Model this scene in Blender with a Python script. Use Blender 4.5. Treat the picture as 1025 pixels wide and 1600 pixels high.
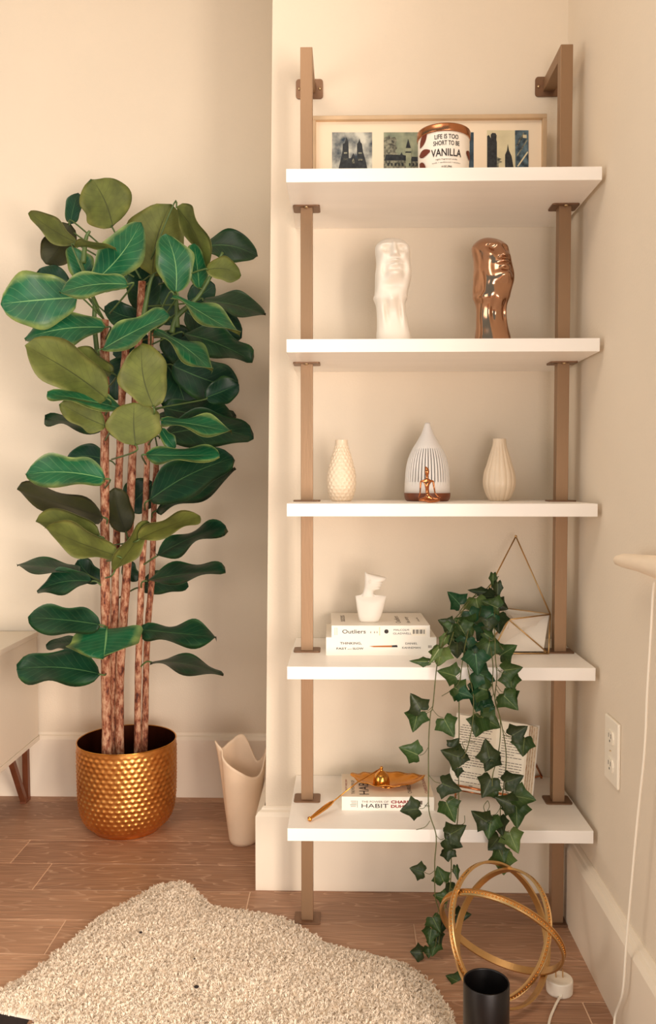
import bpy, bmesh, math, random
from math import sin, cos, pi, radians as R, sqrt, exp
from mathutils import Vector as V, Matrix, noise
random.seed(7)
sc = bpy.context.scene
for o in list(bpy.data.objects): bpy.data.objects.remove(o)
COL = sc.collection
# ------------------------------------------------------------ camera, world, lights
CAM = V((-0.18928, -1.93506, 0.96925)); F = 1297.04; YAW = 0.02092; PIT = 0.04014
cd = bpy.data.cameras.new('camera'); cam = bpy.data.objects.new('camera', cd); COL.objects.link(cam)
cam.location = CAM; cam.rotation_euler = (pi/2-PIT, 0, YAW)
cd.sensor_fit = 'VERTICAL'; cd.sensor_height = 36; cd.lens = F/1600*36; cd.clip_start = .02
sc.camera = cam
vs = sc.view_settings; vs.view_transform = 'Standard'; vs.look = 'None'; vs.exposure = 0.02; vs.gamma = 1; vs.use_curve_mapping = False
w = bpy.data.worlds.new('world'); sc.world = w; w.use_nodes = True
bg = w.node_tree.nodes['Background']; bg.inputs[0].default_value = (.72, .95, 1.0, 1); bg.inputs[1].default_value = .36
def area(name, loc, tgt, sx, sy, power, col):
    l = bpy.data.lights.new(name, 'AREA'); l.shape = 'RECTANGLE'; l.size = sx; l.size_y = sy; l.energy = power; l.color = col
    o = bpy.data.objects.new(name, l); COL.objects.link(o); o.location = loc
    o.rotation_euler = (V(tgt)-V(loc)).to_track_quat('-Z', 'Y').to_euler(); return o
area('right_window_light', (1.15, -2.7, .82), (-.5, .3, .4), 1.0, 1.45, 112, (1, .865, .75))
area('left_window_light', (-2.5, -1.9, .75), (-.1, .1, .6), 1.2, 1.3, 22, (1, .865, .74))
area('front_fill', (.30, -3.7, .55), (-.1, 0, .3), 1.2, 1.0, 36, (1, .86, .78))  # added fill from behind the camera, brightens the lower half
area('overhead_fill', (-.7, -1.3, 2.5), (-.5, -.6, 0), .8, .8, 11, (1, .86, .74))  # overhead fill added to brighten rug and floor, no lamp known there
# ------------------------------------------------------------ helpers
def ray(px, py):
    u = (px-512.5)/F; z = -(py-800)/F
    y = cos(PIT)+z*sin(PIT); z = -sin(PIT)+z*cos(PIT)
    return V((u*cos(YAW)-y*sin(YAW), u*sin(YAW)+y*cos(YAW), z))
def aY(px, py, Y): r = ray(px, py); return CAM+r*((Y-CAM.y)/r.y)
def aZ(px, py, Z): r = ray(px, py); return CAM+r*((Z-CAM.z)/r.z)
def aX(px, py, X): r = ray(px, py); return CAM+r*((X-CAM.x)/r.x)
def link(o, parent=None):
    COL.objects.link(o)
    if parent:
        o.parent = parent; o.matrix_parent_inverse = Matrix()
        p = parent; off = V((0, 0, 0))
        while p: off += V(p.location); p = p.parent
        o['_w'] = 1; o.data.transform(Matrix.Translation(-off)) if (o.data and o.type == 'MESH' and not o.get('_loc')) else None
        if '_w' in o: del o['_w']
    return o
def mk(name, verts, faces, mat=None, parent=None, smooth=False, kind=None, mi=None):
    me = bpy.data.meshes.new(name); me.from_pydata([tuple(v) for v in verts], [], faces); me.update()
    for m in (mat if isinstance(mat, (list, tuple)) else [mat]):
        if m: me.materials.append(m)
    if mi: me.polygons.foreach_set('material_index', mi)
    if smooth: me.polygons.foreach_set('use_smooth', [True]*len(me.polygons))
    o = bpy.data.objects.new(name, me); link(o, parent)
    if kind: o['kind'] = kind
    return o
def bmo(name, bm, mat=None, parent=None, smooth=False, kind=None):
    me = bpy.data.meshes.new(name); bmesh.ops.recalc_face_normals(bm, faces=bm.faces); bm.to_mesh(me); bm.free()
    for m in (mat if isinstance(mat, (list, tuple)) else [mat]):
        if m: me.materials.append(m)
    if smooth: me.polygons.foreach_set('use_smooth', [True]*len(me.polygons))
    o = bpy.data.objects.new(name, me); link(o, parent)
    if kind: o['kind'] = kind
    return o
def thing(name, label, cat, loc=(0, 0, 0), group=None):
    o = bpy.data.objects.new(name, None); o.empty_display_size = .05; COL.objects.link(o); o.location = loc
    o['label'] = label; o['category'] = cat
    if group: o['group'] = group
    return o
def tag(o, label, cat, group=None):
    o['label'] = label; o['category'] = cat
    if group: o['group'] = group
    return o
def struct(o): o['kind'] = 'structure'; return o
def box(bm, a, b, bev=0, seg=2, M=None):
    r = bmesh.ops.create_cube(bm, size=1)
    vs_ = r['verts']; a = V(a); b = V(b)
    for v in vs_: v.co = V([(a[i]+b[i])/2+v.co[i]*abs(b[i]-a[i]) for i in range(3)])
    if bev:
        es = list({e for v in vs_ for e in v.link_edges})
        rr = bmesh.ops.bevel(bm, geom=es, offset=bev, segments=seg, affect='EDGES', profile=.6)
        vs_ = list({v for f in rr['faces'] for v in f.verts}|{v for v in vs_ if v.is_valid})
    if M:
        for v in vs_: v.co = M @ v.co
    return vs_
def boxo(name, a, b, mat, parent=None, bev=0, M=None, seg=2):
    bm = bmesh.new(); box(bm, a, b, bev, seg, M); return bmo(name, bm, mat, parent)
def catmull(pts, n):
    out = []; P = [V(p) for p in pts]
    for i in range(len(P)-1):
        p0 = P[max(i-1, 0)]; p1 = P[i]; p2 = P[i+1]; p3 = P[min(i+2, len(P)-1)]
        for k in range(n):
            t = k/n
            out.append(.5*((2*p1)+(p2-p0)*t+(2*p0-5*p1+4*p2-p3)*t*t+(3*p1-p0-3*p2+p3)*t**3))
    out.append(P[-1]); return out
def tube_data(pts, rad, n=8, closed=False, caps=True, flat=None):
    """round tube along pts; rad number or list; flat=(up vector, rx, ry) gives a rectangular-ish band"""
    P = [V(p) for p in pts]; m = len(P); vs_ = []; fs = []
    prev = None
    for i, p in enumerate(P):
        if closed: t = P[(i+1) % m]-P[i-1]
        else: t = P[min(i+1, m-1)]-P[max(i-1, 0)]
        t = t.normalized() if t.length > 1e-9 else V((0, 0, 1))
        if prev is None:
            a = V((0, 0, 1)) if abs(t.z) < .9 else V((1, 0, 0))
            nrm = (a-t*a.dot(t)).normalized()
        else:
            nrm = prev-t*prev.dot(t)
            nrm = nrm.normalized() if nrm.length > 1e-6 else prev
        prev = nrm; b = t.cross(nrm)
        r = rad[i] if isinstance(rad, (list, tuple)) else rad
        for k in range(n):
            q = 2*pi*k/n; vs_.append(p+nrm*cos(q)*r+b*sin(q)*r)
    for i in range(m if closed else m-1):
        j = (i+1) % m
        for k in range(n):
            k2 = (k+1) % n; fs.append((i*n+k, i*n+k2, j*n+k2, j*n+k))
    if caps and not closed:
        fs.append(tuple(range(n-1, -1, -1))); fs.append(tuple((m-1)*n+k for k in range(n)))
    return vs_, fs
def tube(name, pts, rad, mat, parent=None, n=8, closed=False, kind=None):
    v, f = tube_data(pts, rad, n, closed); return mk(name, v, f, mat, parent, True, kind)
class Acc:
    def __init__(s): s.v = []; s.f = []
    def add(s, v, f): o = len(s.v); s.v += list(v); s.f += [tuple(i+o for i in q) for q in f]
    def tube(s, *a, **k): s.add(*tube_data(*a, **k))
    def box(s, a, b, M=None):
        c = [V((x, y, z)) for x in (a[0], b[0]) for y in (a[1], b[1]) for z in (a[2], b[2])]
        if M: c = [M @ q for q in c]
        s.add(c, [(0, 1, 3, 2), (4, 6, 7, 5), (0, 4, 5, 1), (2, 3, 7, 6), (0, 2, 6, 4), (1, 5, 7, 3)])
    def obj(s, name, mat, parent=None, smooth=False, kind=None): return mk(name, s.v, s.f, mat, parent, smooth, kind)
def lathe_data(prof, n=48, c=(0, 0, 0), disp=None, capb=True, capt=True):
    vs_ = []; fs = []; m = len(prof)
    for i, (r, z) in enumerate(prof):
        for k in range(n):
            a = 2*pi*k/n; rr = r+(disp(a, z, r, i) if disp else 0)
            vs_.append(V((c[0]+rr*cos(a), c[1]+rr*sin(a), c[2]+z)))
    for i in range(m-1):
        for k in range(n):
            k2 = (k+1) % n; fs.append((i*n+k, i*n+k2, (i+1)*n+k2, (i+1)*n+k))
    if capb: fs.append(tuple(range(n-1, -1, -1)))
    if capt: fs.append(tuple((m-1)*n+k for k in range(n)))
    return vs_, fs
def lathe(name, prof, mat, parent=None, n=48, c=(0, 0, 0), disp=None, capb=True, capt=True, smooth=True):
    v, f = lathe_data(prof, n, c, disp, capb, capt); return mk(name, v, f, mat, parent, smooth)
def smooth_prof(p, n=6):
    return [(max(q.x, 1e-5), q.y) for q in catmull([(a, b, 0) for a, b in p], n)]
def interp(tab, x):
    """smooth interpolation of rows (x, a, b, ...), x rising"""
    if x <= tab[0][0]: return list(tab[0][1:])
    if x >= tab[-1][0]: return list(tab[-1][1:])
    for i in range(len(tab)-1):
        if tab[i][0] <= x <= tab[i+1][0]:
            h = tab[i+1][0]-tab[i][0]; t = (x-tab[i][0])/h; out = []
            for c in range(1, len(tab[0])):
                p1, p2 = tab[i][c], tab[i+1][c]
                m1 = (tab[i+1][c]-tab[i-1][c])/(tab[i+1][0]-tab[i-1][0])*h if i > 0 else (p2-p1)
                m2 = (tab[i+2][c]-tab[i][c])/(tab[i+2][0]-tab[i][0])*h if i+2 < len(tab) else (p2-p1)
                out.append((2*t**3-3*t*t+1)*p1+(t**3-2*t*t+t)*m1+(-2*t**3+3*t*t)*p2+(t**3-t*t)*m2)
            return out
# ------------------------------------------------------------ materials
def lin(c): return tuple((x/255/12.92 if x/255 <= .04045 else ((x/255+.055)/1.055)**2.4) for x in c)+(1,)
def mat(name, rgb, rough=.5, metal=0, var=0, scale=8, bump=0, bscale=60, spec=None, coat=0, stretch=None, rgb2=None, sheen=0):
    m = bpy.data.materials.new(name); m.use_nodes = True; nt = m.node_tree; N = nt.nodes; L = nt.links
    b = N['Principled BSDF']; b.inputs['Base Color'].default_value = lin(rgb); b.inputs['Roughness'].default_value = rough; b.inputs['Metallic'].default_value = metal
    if spec is not None: b.inputs['Specular IOR Level'].default_value = spec
    if coat: b.inputs['Coat Weight'].default_value = coat
    if sheen: b.inputs['Sheen Weight'].default_value = sheen
    tc = N.new('ShaderNodeTexCoord'); src = tc.outputs['Object']
    if stretch:
        mp = N.new('ShaderNodeMapping'); mp.inputs['Scale'].default_value = stretch; L.new(src, mp.inputs[0]); src = mp.outputs[0]
    n1 = N.new('ShaderNodeTexNoise'); n1.inputs['Scale'].default_value = scale; n1.inputs['Detail'].default_value = 5; L.new(src, n1.inputs['Vector'])
    cr = N.new('ShaderNodeValToRGB'); c1 = lin(rgb); c2 = lin(rgb2) if rgb2 else tuple(x*(1-var) for x in c1[:3])+(1,)
    cr.color_ramp.elements[0].position = .35; cr.color_ramp.elements[1].position = .65
    cr.color_ramp.elements[0].color = c2; cr.color_ramp.elements[1].color = c1
    L.new(n1.outputs['Fac'], cr.inputs[0]); L.new(cr.outputs[0], b.inputs['Base Color'])
    if bump:
        n2 = N.new('ShaderNodeTexNoise'); n2.inputs['Scale'].default_value = bscale; n2.inputs['Detail'].default_value = 4; L.new(src, n2.inputs['Vector'])
        bp = N.new('ShaderNodeBump'); bp.inputs['Strength'].default_value = bump; bp.inputs['Distance'].default_value = .002
        L.new(n2.outputs['Fac'], bp.inputs['Height']); L.new(bp.outputs[0], b.inputs['Normal'])
    return m
M_wall = mat('wall_paint', (232, 217, 196), .85, var=.03, scale=3, bump=.25, bscale=220)
M_base = mat('trim_paint', (242, 228, 208), .5, var=.03, scale=4, bump=.08, bscale=60)
M_shelf = mat('white_lacquer', (250, 243, 234), .38, var=.03, scale=5, stretch=(1, 6, 6))
M_bronze = mat('brushed_bronze', (160, 128, 98), .45, .6, var=.12, scale=5, bump=.1, bscale=300, stretch=(1, 1, .1))
M_bronze_d = mat('bronze_plate', (132, 100, 76), .45, .6, var=.1, scale=8)
M_screw = mat('screw_metal', (215, 190, 150), .3, 1, var=.1)
M_black = mat('black_metal', (24, 20, 20), .35, .3, var=.2, scale=20)
M_gold = mat('hammered_gold', (236, 172, 98), .34, 1, var=.12, scale=30, rgb2=(220, 150, 80))
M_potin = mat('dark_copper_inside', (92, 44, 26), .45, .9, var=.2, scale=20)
M_goldp = mat('polished_gold', (228, 160, 76), .2, 1, var=.1, scale=30)
M_brass = mat('satin_brass', (214, 176, 122), .33, 1, var=.1, scale=30)
M_copper = mat('polished_copper', (196, 124, 80), .16, 1, var=.08, scale=12)
M_copperh = mat('copper_head', (190, 148, 120), .16, 1, var=.12, scale=14)
M_white = mat('white_ceramic', (246, 236, 222), .35, var=.02, scale=10, coat=.2)
M_whitem = mat('matte_white_plaster', (238, 228, 214), .45, var=.02, scale=10)
M_cream = mat('cream_ceramic', (236, 214, 186), .4, var=.04, scale=12, coat=.2)
M_vase = mat('blush_ceramic', (242, 214, 184), .55, var=.07, scale=14, bump=.1, bscale=80)
M_diff = mat('diffuser_white', (236, 230, 224), .45, var=.02, scale=10)
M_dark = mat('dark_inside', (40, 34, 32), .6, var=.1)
M_wood = mat('walnut_wood', (128, 66, 34), .4, var=.35, scale=60, stretch=(1, 1, .15))
M_leg = mat('walnut_leg', (120, 66, 40), .45, var=.3, scale=50, stretch=(1, 1, .1))
M_cab = mat('console_white', (226, 212, 192), .45, var=.03, scale=4)
M_plast = mat('white_plastic', (248, 238, 220), .35, var=.02)
M_rail = mat('pale_limed_wood', (246, 226, 200), .5, var=.1, scale=12, stretch=(4, .6, 4))
M_paper = mat('book_paper', (245, 232, 210), .8, var=.1, scale=200, stretch=(1, 1, 6))
M_paperp = mat('book_page', (250, 240, 220), .8, var=.03, scale=10)
M_cover = mat('book_cover_white', (250, 242, 228), .4, var=.02, scale=6)
M_cover2 = mat('book_cover_cream', (244, 226, 200), .4, var=.05, scale=30)
M_ink = mat('print_black', (38, 30, 28), .6, var=.1)
M_inkg = mat('print_grey', (120, 104, 90), .6, var=.1)
M_red = mat('print_red', (150, 28, 26), .6, var=.1)
M_orange = mat('print_pencil', (190, 110, 44), .6, var=.2)
M_brown = mat('print_brown', (112, 44, 24), .5, var=.15, scale=60)
M_lid = mat('copper_lid', (178, 120, 84), .25, 1, var=.1, stretch=(1, 1, .1))
M_frame = mat('champagne_frame', (214, 184, 148), .4, .5, var=.12, scale=20)
M_matb = mat('mat_board', (248, 228, 200), .8, var=.05, scale=6)
M_wax = mat('candle_wax', (245, 225, 195), .5)
M_stem = mat('green_stem', (82, 104, 52), .5, var=.2, scale=40)
M_vine = mat('vine_stem', (96, 100, 52), .5, var=.25, scale=60)
M_soil = mat('dark_filler', (46, 28, 20), .9, var=.4, scale=60, bump=1, bscale=90)
M_dmat = mat('dark_matte', (34, 22, 20), .9, var=.3, scale=60)
def bark():
    m = mat('bark', (196, 152, 120), .75, bump=1.0, bscale=70, stretch=(1, 1, .35))
    nt = m.node_tree; N = nt.nodes; L = nt.links; b = N['Principled BSDF']
    tc = N.new('ShaderNodeTexCoord'); mp = N.new('ShaderNodeMapping'); mp.inputs['Scale'].default_value = (1, 1, .4); L.new(tc.outputs['Object'], mp.inputs[0])
    n = N.new('ShaderNodeTexNoise'); n.inputs['Scale'].default_value = 95; n.inputs['Detail'].default_value = 6; n.inputs['Roughness'].default_value = .7; L.new(mp.outputs[0], n.inputs['Vector'])
    cr = N.new('ShaderNodeValToRGB'); e = cr.color_ramp.elements
    e[0].position = .36; e[0].color = lin((78, 34, 24)); e[1].position = .62; e[1].color = lin((205, 160, 128))
    k = e.new(.46); k.color = lin((150, 84, 54))
    L.new(n.outputs['Fac'], cr.inputs[0]); L.new(cr.outputs[0], b.inputs['Base Color']); return m
M_bark = bark()
def leafmat(name, base, edge, vein, rough=.42, sv=9, spec=.4):
    """green with paler rim and pale midrib and side veins, laid out on the leaf's own UVs (u along, v across)"""
    m = bpy.data.materials.new(name); m.use_nodes = True; nt = m.node_tree; N = nt.nodes; L = nt.links; b = N['Principled BSDF']
    b.inputs['Roughness'].default_value = rough; b.inputs['Specular IOR Level'].default_value = spec
    uv = N.new('ShaderNodeUVMap'); uv.uv_map = 'UVMap'
    sp = N.new('ShaderNodeSeparateXYZ'); L.new(uv.outputs[0], sp.inputs[0])
    def mt(op, a, bb=None, c=None):
        n = N.new('ShaderNodeMath'); n.operation = op
        for i, x in enumerate((a, bb, c)):
            if x is None: continue
            if isinstance(x, (int, float)): n.inputs[i].default_value = x
            else: L.new(x, n.inputs[i])
        return n.outputs[0]
    u, v = sp.outputs[0], sp.outputs[1]
    av = mt('ABSOLUTE', v)
    tc = N.new('ShaderNodeTexCoord'); nz = N.new('ShaderNodeTexNoise'); nz.inputs['Scale'].default_value = 26; nz.inputs['Detail'].default_value = 5; L.new(tc.outputs['Object'], nz.inputs['Vector'])
    q = mt('SUBTRACT', mt('MULTIPLY', u, sv), mt('MULTIPLY', mt('POWER', av, .8), 2.6))
    fr = mt('ABSOLUTE', mt('SUBTRACT', mt('FRACT', q), .5))
    vein1 = mt('MULTIPLY', mt('LESS_THAN', fr, .055), mt('LESS_THAN', av, .8))
    vein2 = mt('LESS_THAN', av, mt('MULTIPLY', mt('SUBTRACT', 1.15, u), .035))
    ve = mt('MAXIMUM', mt('MULTIPLY', vein1, .22), vein2)
    rim = N.new('ShaderNodeMapRange'); rim.inputs[1].default_value = .70; rim.inputs[2].default_value = 1.12; L.new(mt('ADD', av, mt('MULTIPLY', mt('SUBTRACT', nz.outputs['Fac'], .5), .5)), rim.inputs[0])
    mx = N.new('ShaderNodeMix'); mx.data_type = 'RGBA'; mx.inputs['A'].default_value = lin(base); mx.inputs['B'].default_value = lin(edge); L.new(rim.outputs[0], mx.inputs['Factor'])
    mo = N.new('ShaderNodeMix'); mo.data_type = 'RGBA'; mo.blend_type = 'MULTIPLY'; mo.inputs['Factor'].default_value = .75
    cr = N.new('ShaderNodeValToRGB'); cr.color_ramp.elements[0].position = .3; cr.color_ramp.elements[1].position = .7; cr.color_ramp.elements[0].color = (.45, .45, .45, 1)
    L.new(nz.outputs['Fac'], cr.inputs[0]); L.new(mx.outputs['Result'], mo.inputs['A']); L.new(cr.outputs[0], mo.inputs['B'])
    m2 = N.new('ShaderNodeMix'); m2.data_type = 'RGBA'; L.new(ve, m2.inputs['Factor']); L.new(mo.outputs['Result'], m2.inputs['A']); m2.inputs['B'].default_value = lin(vein)
    L.new(m2.outputs['Result'], b.inputs['Base Color'])
    bp = N.new('ShaderNodeBump'); bp.inputs['Strength'].default_value = .5; bp.inputs['Distance'].default_value = .0015; L.new(mt('SUBTRACT', nz.outputs['Fac'], mt('MULTIPLY', ve, .8)), bp.inputs['Height']); L.new(bp.outputs[0], b.inputs['Normal'])
    return m
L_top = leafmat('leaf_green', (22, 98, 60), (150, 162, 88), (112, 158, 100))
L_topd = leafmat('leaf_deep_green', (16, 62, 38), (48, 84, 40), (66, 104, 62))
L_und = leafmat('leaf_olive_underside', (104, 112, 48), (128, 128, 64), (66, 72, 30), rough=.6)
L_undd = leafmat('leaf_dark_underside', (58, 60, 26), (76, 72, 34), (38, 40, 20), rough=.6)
L_ivy = leafmat('ivy_green', (58, 84, 38), (66, 90, 42), (112, 128, 76), sv=4)
L_ivyd = leafmat('ivy_dark', (46, 60, 30), (50, 66, 32), (76, 90, 50), sv=4)
L_ivyl = leafmat('ivy_light', (96, 118, 60), (104, 124, 66), (140, 152, 98), sv=4)
L_ivyt = leafmat('ivy_teal', (30, 74, 42), (40, 82, 46), (78, 118, 78), sv=4)
def plankmat():
    m = bpy.data.materials.new('limed_oak_plank'); m.use_nodes = True; nt = m.node_tree; N = nt.nodes; L = nt.links; b = N['Principled BSDF']
    b.inputs['Roughness'].default_value = .5
    tc = N.new('ShaderNodeTexCoord'); oi = N.new('ShaderNodeObjectInfo')
    vm = N.new('ShaderNodeVectorMath'); vm.operation = 'MULTIPLY'; vm.inputs[1].default_value = (7, 13, 5)
    cx = N.new('ShaderNodeCombineXYZ')
    for i in range(3): L.new(oi.outputs['Random'], cx.inputs[i])
    L.new(cx.outputs[0], vm.inputs[0])
    ad = N.new('ShaderNodeVectorMath'); ad.operation = 'ADD'; L.new(tc.outputs['Object'], ad.inputs[0]); L.new(vm.outputs[0], ad.inputs[1])
    mp = N.new('ShaderNodeMapping'); mp.inputs['Scale'].default_value = (1.5, 9, 1); L.new(ad.outputs[0], mp.inputs[0])
    n0 = N.new('ShaderNodeTexNoise'); n0.inputs['Scale'].default_value = 1.3; n0.inputs['Detail'].default_value = 2; L.new(mp.outputs[0], n0.inputs['Vector'])
    mm = N.new('ShaderNodeMath'); mm.operation = 'MULTIPLY'; mm.inputs[1].default_value = 22; L.new(n0.outputs['Fac'], mm.inputs[0])
    fr = N.new('ShaderNodeMath'); fr.operation = 'FRACT'; L.new(mm.outputs[0], fr.inputs[0])
    mp2 = N.new('ShaderNodeMapping'); mp2.inputs['Scale'].default_value = (6, 120, 1); L.new(ad.outputs[0], mp2.inputs[0])
    n1 = N.new('ShaderNodeTexNoise'); n1.inputs['Scale'].default_value = 1.5; n1.inputs['Detail'].default_value = 4; L.new(mp2.outputs[0], n1.inputs['Vector'])
    cr = N.new('ShaderNodeValToRGB'); e = cr.color_ramp.elements; e[0].position = 0; e[0].color = (1, 1, 1, 1); e[1].position = .26; e[1].color = (0, 0, 0, 1)
    L.new(fr.outputs[0], cr.inputs[0])
    m3 = N.new('ShaderNodeMath'); m3.operation = 'MULTIPLY'; L.new(cr.outputs[0], m3.inputs[0]); L.new(n1.outputs['Fac'], m3.inputs[1])
    base = N.new('ShaderNodeMix'); base.data_type = 'RGBA'; base.inputs['A'].default_value = lin((154, 114, 88)); base.inputs['B'].default_value = lin((184, 142, 112)); L.new(oi.outputs['Random'], base.inputs['Factor'])
    b2 = N.new('ShaderNodeMix'); b2.data_type = 'RGBA'; b2.blend_type = 'OVERLAY'; b2.inputs['Factor'].default_value = .5; L.new(base.outputs['Result'], b2.inputs['A']); L.new(n1.outputs['Fac'], b2.inputs['B'])
    b3 = N.new('ShaderNodeMix'); b3.data_type = 'RGBA'; L.new(m3.outputs[0], b3.inputs['Factor']); L.new(b2.outputs['Result'], b3.inputs['A']); b3.inputs['B'].default_value = lin((214, 176, 146))
    L.new(b3.outputs['Result'], b.inputs['Base Color'])
    bp = N.new('ShaderNodeBump'); bp.inputs['Strength'].default_value = .25; bp.inputs['Distance'].default_value = .001; L.new(n1.outputs['Fac'], bp.inputs['Height']); L.new(bp.outputs[0], b.inputs['Normal'])
    return m
M_plank = plankmat()
M_seam = mat('seam_filler', (236, 200, 168), .8, var=.1)
# ------------------------------------------------------------ room
XR, YL, XL = .315, .56, -.366       # right wall, alcove back wall, left end of the shelf wall
struct(boxo('floor', (-2.6, -2.9, -.03), (XR+.05, YL+.05, -.0012), M_seam))
FLOOR = bpy.data.objects['floor']
H = 2.6
CEIL = struct(boxo('ceiling', (-2.6, -1.9, H), (XR+.05, YL+.05, H+.03), M_wall))
# shelf wall: a projecting block whose left arris leans a little, as in the photo
bm = bmesh.new()
lx0, lx1 = -.380, -.350
vv = [bm.verts.new(c) for c in ((lx0, 0, -.01), (XR, 0, -.01), (XR, YL+.02, -.01), (lx0, YL+.02, -.01), (lx1, 0, H), (XR, 0, H), (XR, YL+.02, H), (lx1, YL+.02, H))]
for f in ((0, 1, 5, 4), (1, 2, 6, 5), (2, 3, 7, 6), (3, 0, 4, 7), (4, 5, 6, 7), (3, 2, 1, 0)): bm.faces.new([vv[i] for i in f])
struct(bmo('wall_back', bm, M_wall))
struct(boxo('wall_right', (XR, -1.25, -.01), (XR+.06, YL+.02, H), M_wall))
struct(boxo('wall_alcove', (-2.6, YL, -.01), (lx0+.05, YL+.06, H), M_wall))
def baseboard(name, pts, h=.188, t=.02, inward=None):
    """profile swept along polyline pts (x,y); offset side given per segment by left normal"""
    prof = [(0, 0), (t, 0), (t, h-.012), (t-.006, h-.003), (t-.012, h), (t-.014, h+.004), (.002, h+.007), (0, h+.007)]
    P = [V((x, y)) for x, y in pts]; vs_ = []; fs = []
    for i, p in enumerate(P):
        ns = []
        if i > 0: d = (P[i]-P[i-1]).normalized(); ns.append(V((d.y, -d.x)))
        if i < len(P)-1: d = (P[i+1]-P[i]).normalized(); ns.append(V((d.y, -d.x)))
        if len(ns) == 2: b = (ns[0]+ns[1]).normalized(); b = b/b.dot(ns[0])
        else: b = ns[0]
        for a, z in prof: q = p+b*a; vs_.append(V((q.x, q.y, z)))
    n = len(prof)
    for i in range(len(P)-1):
        for k in range(n): fs.append((i*n+k, (i+1)*n+k, (i+1)*n+(k+1) % n, i*n+(k+1) % n))
    fs.append(tuple(range(n))); fs.append(tuple((len(P)-1)*n+k for k in reversed(range(n))))
    return struct(mk(name, vs_, fs, M_base))
baseboard('baseboard_back', [(lx0, YL), (lx0, 0), (XR, 0)])
baseboard('baseboard_right', [(XR, -.02), (XR, -1.25)], t=.0225, h=.176)
baseboard('baseboard_alcove', [(-2.6, YL), (lx0-.02, YL)], t=.016)
# planks
seams = [.5725, .505, .372, .2395, .106, -.027, -.1595, -.292, -.4245, -.557, -.69, -.822, -.955, -1.088, -1.22]
joints = {0: [-1.9, -.7], 1: [-1.5, -.2], 2: [-1.8, -.55+.0], 3: [-1.034, .2], 4: [-.928, .1], 5: [-1.7, -.412], 6: [-.803, -.04], 7: [-1.2, -.3], 8: [-.9, .251], 9: [-.5], 10: [-1, .1], 11: [-.4], 12: [-1.1, 0], 13: [-.6]}
joints[2] = [-1.8]; joints[0] = [-1.9, -.95]
while seams[-1] > -2.75: joints[len(seams)-1] = [-1.9+.37*(len(seams) % 3), -.6+.29*(len(seams) % 4)]; seams.append(seams[-1]-.1325)
pm = {}
for i in range(len(seams)-1):
    xs = [-2.59]+joints[i]+[XR]
    for a, b in zip(xs, xs[1:]):
        y1, y0 = seams[i]-.0014, seams[i+1]+.0014
        if i == 0: y1 = YL+.003
        c = V(((a+b)/2, (y0+y1)/2, 0))
        bm = bmesh.new(); box(bm, (a-c.x+.0014, y0-c.y, -.008), (b-c.x-.0014, y1-c.y, 0), .0006, 1)
        me = bpy.data.meshes.new('plank'); bm.to_mesh(me); bm.free(); me.materials.append(M_plank)
        o = bpy.data.objects.new('plank', me); COL.objects.link(o); o.parent = FLOOR; o.location = c
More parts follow.
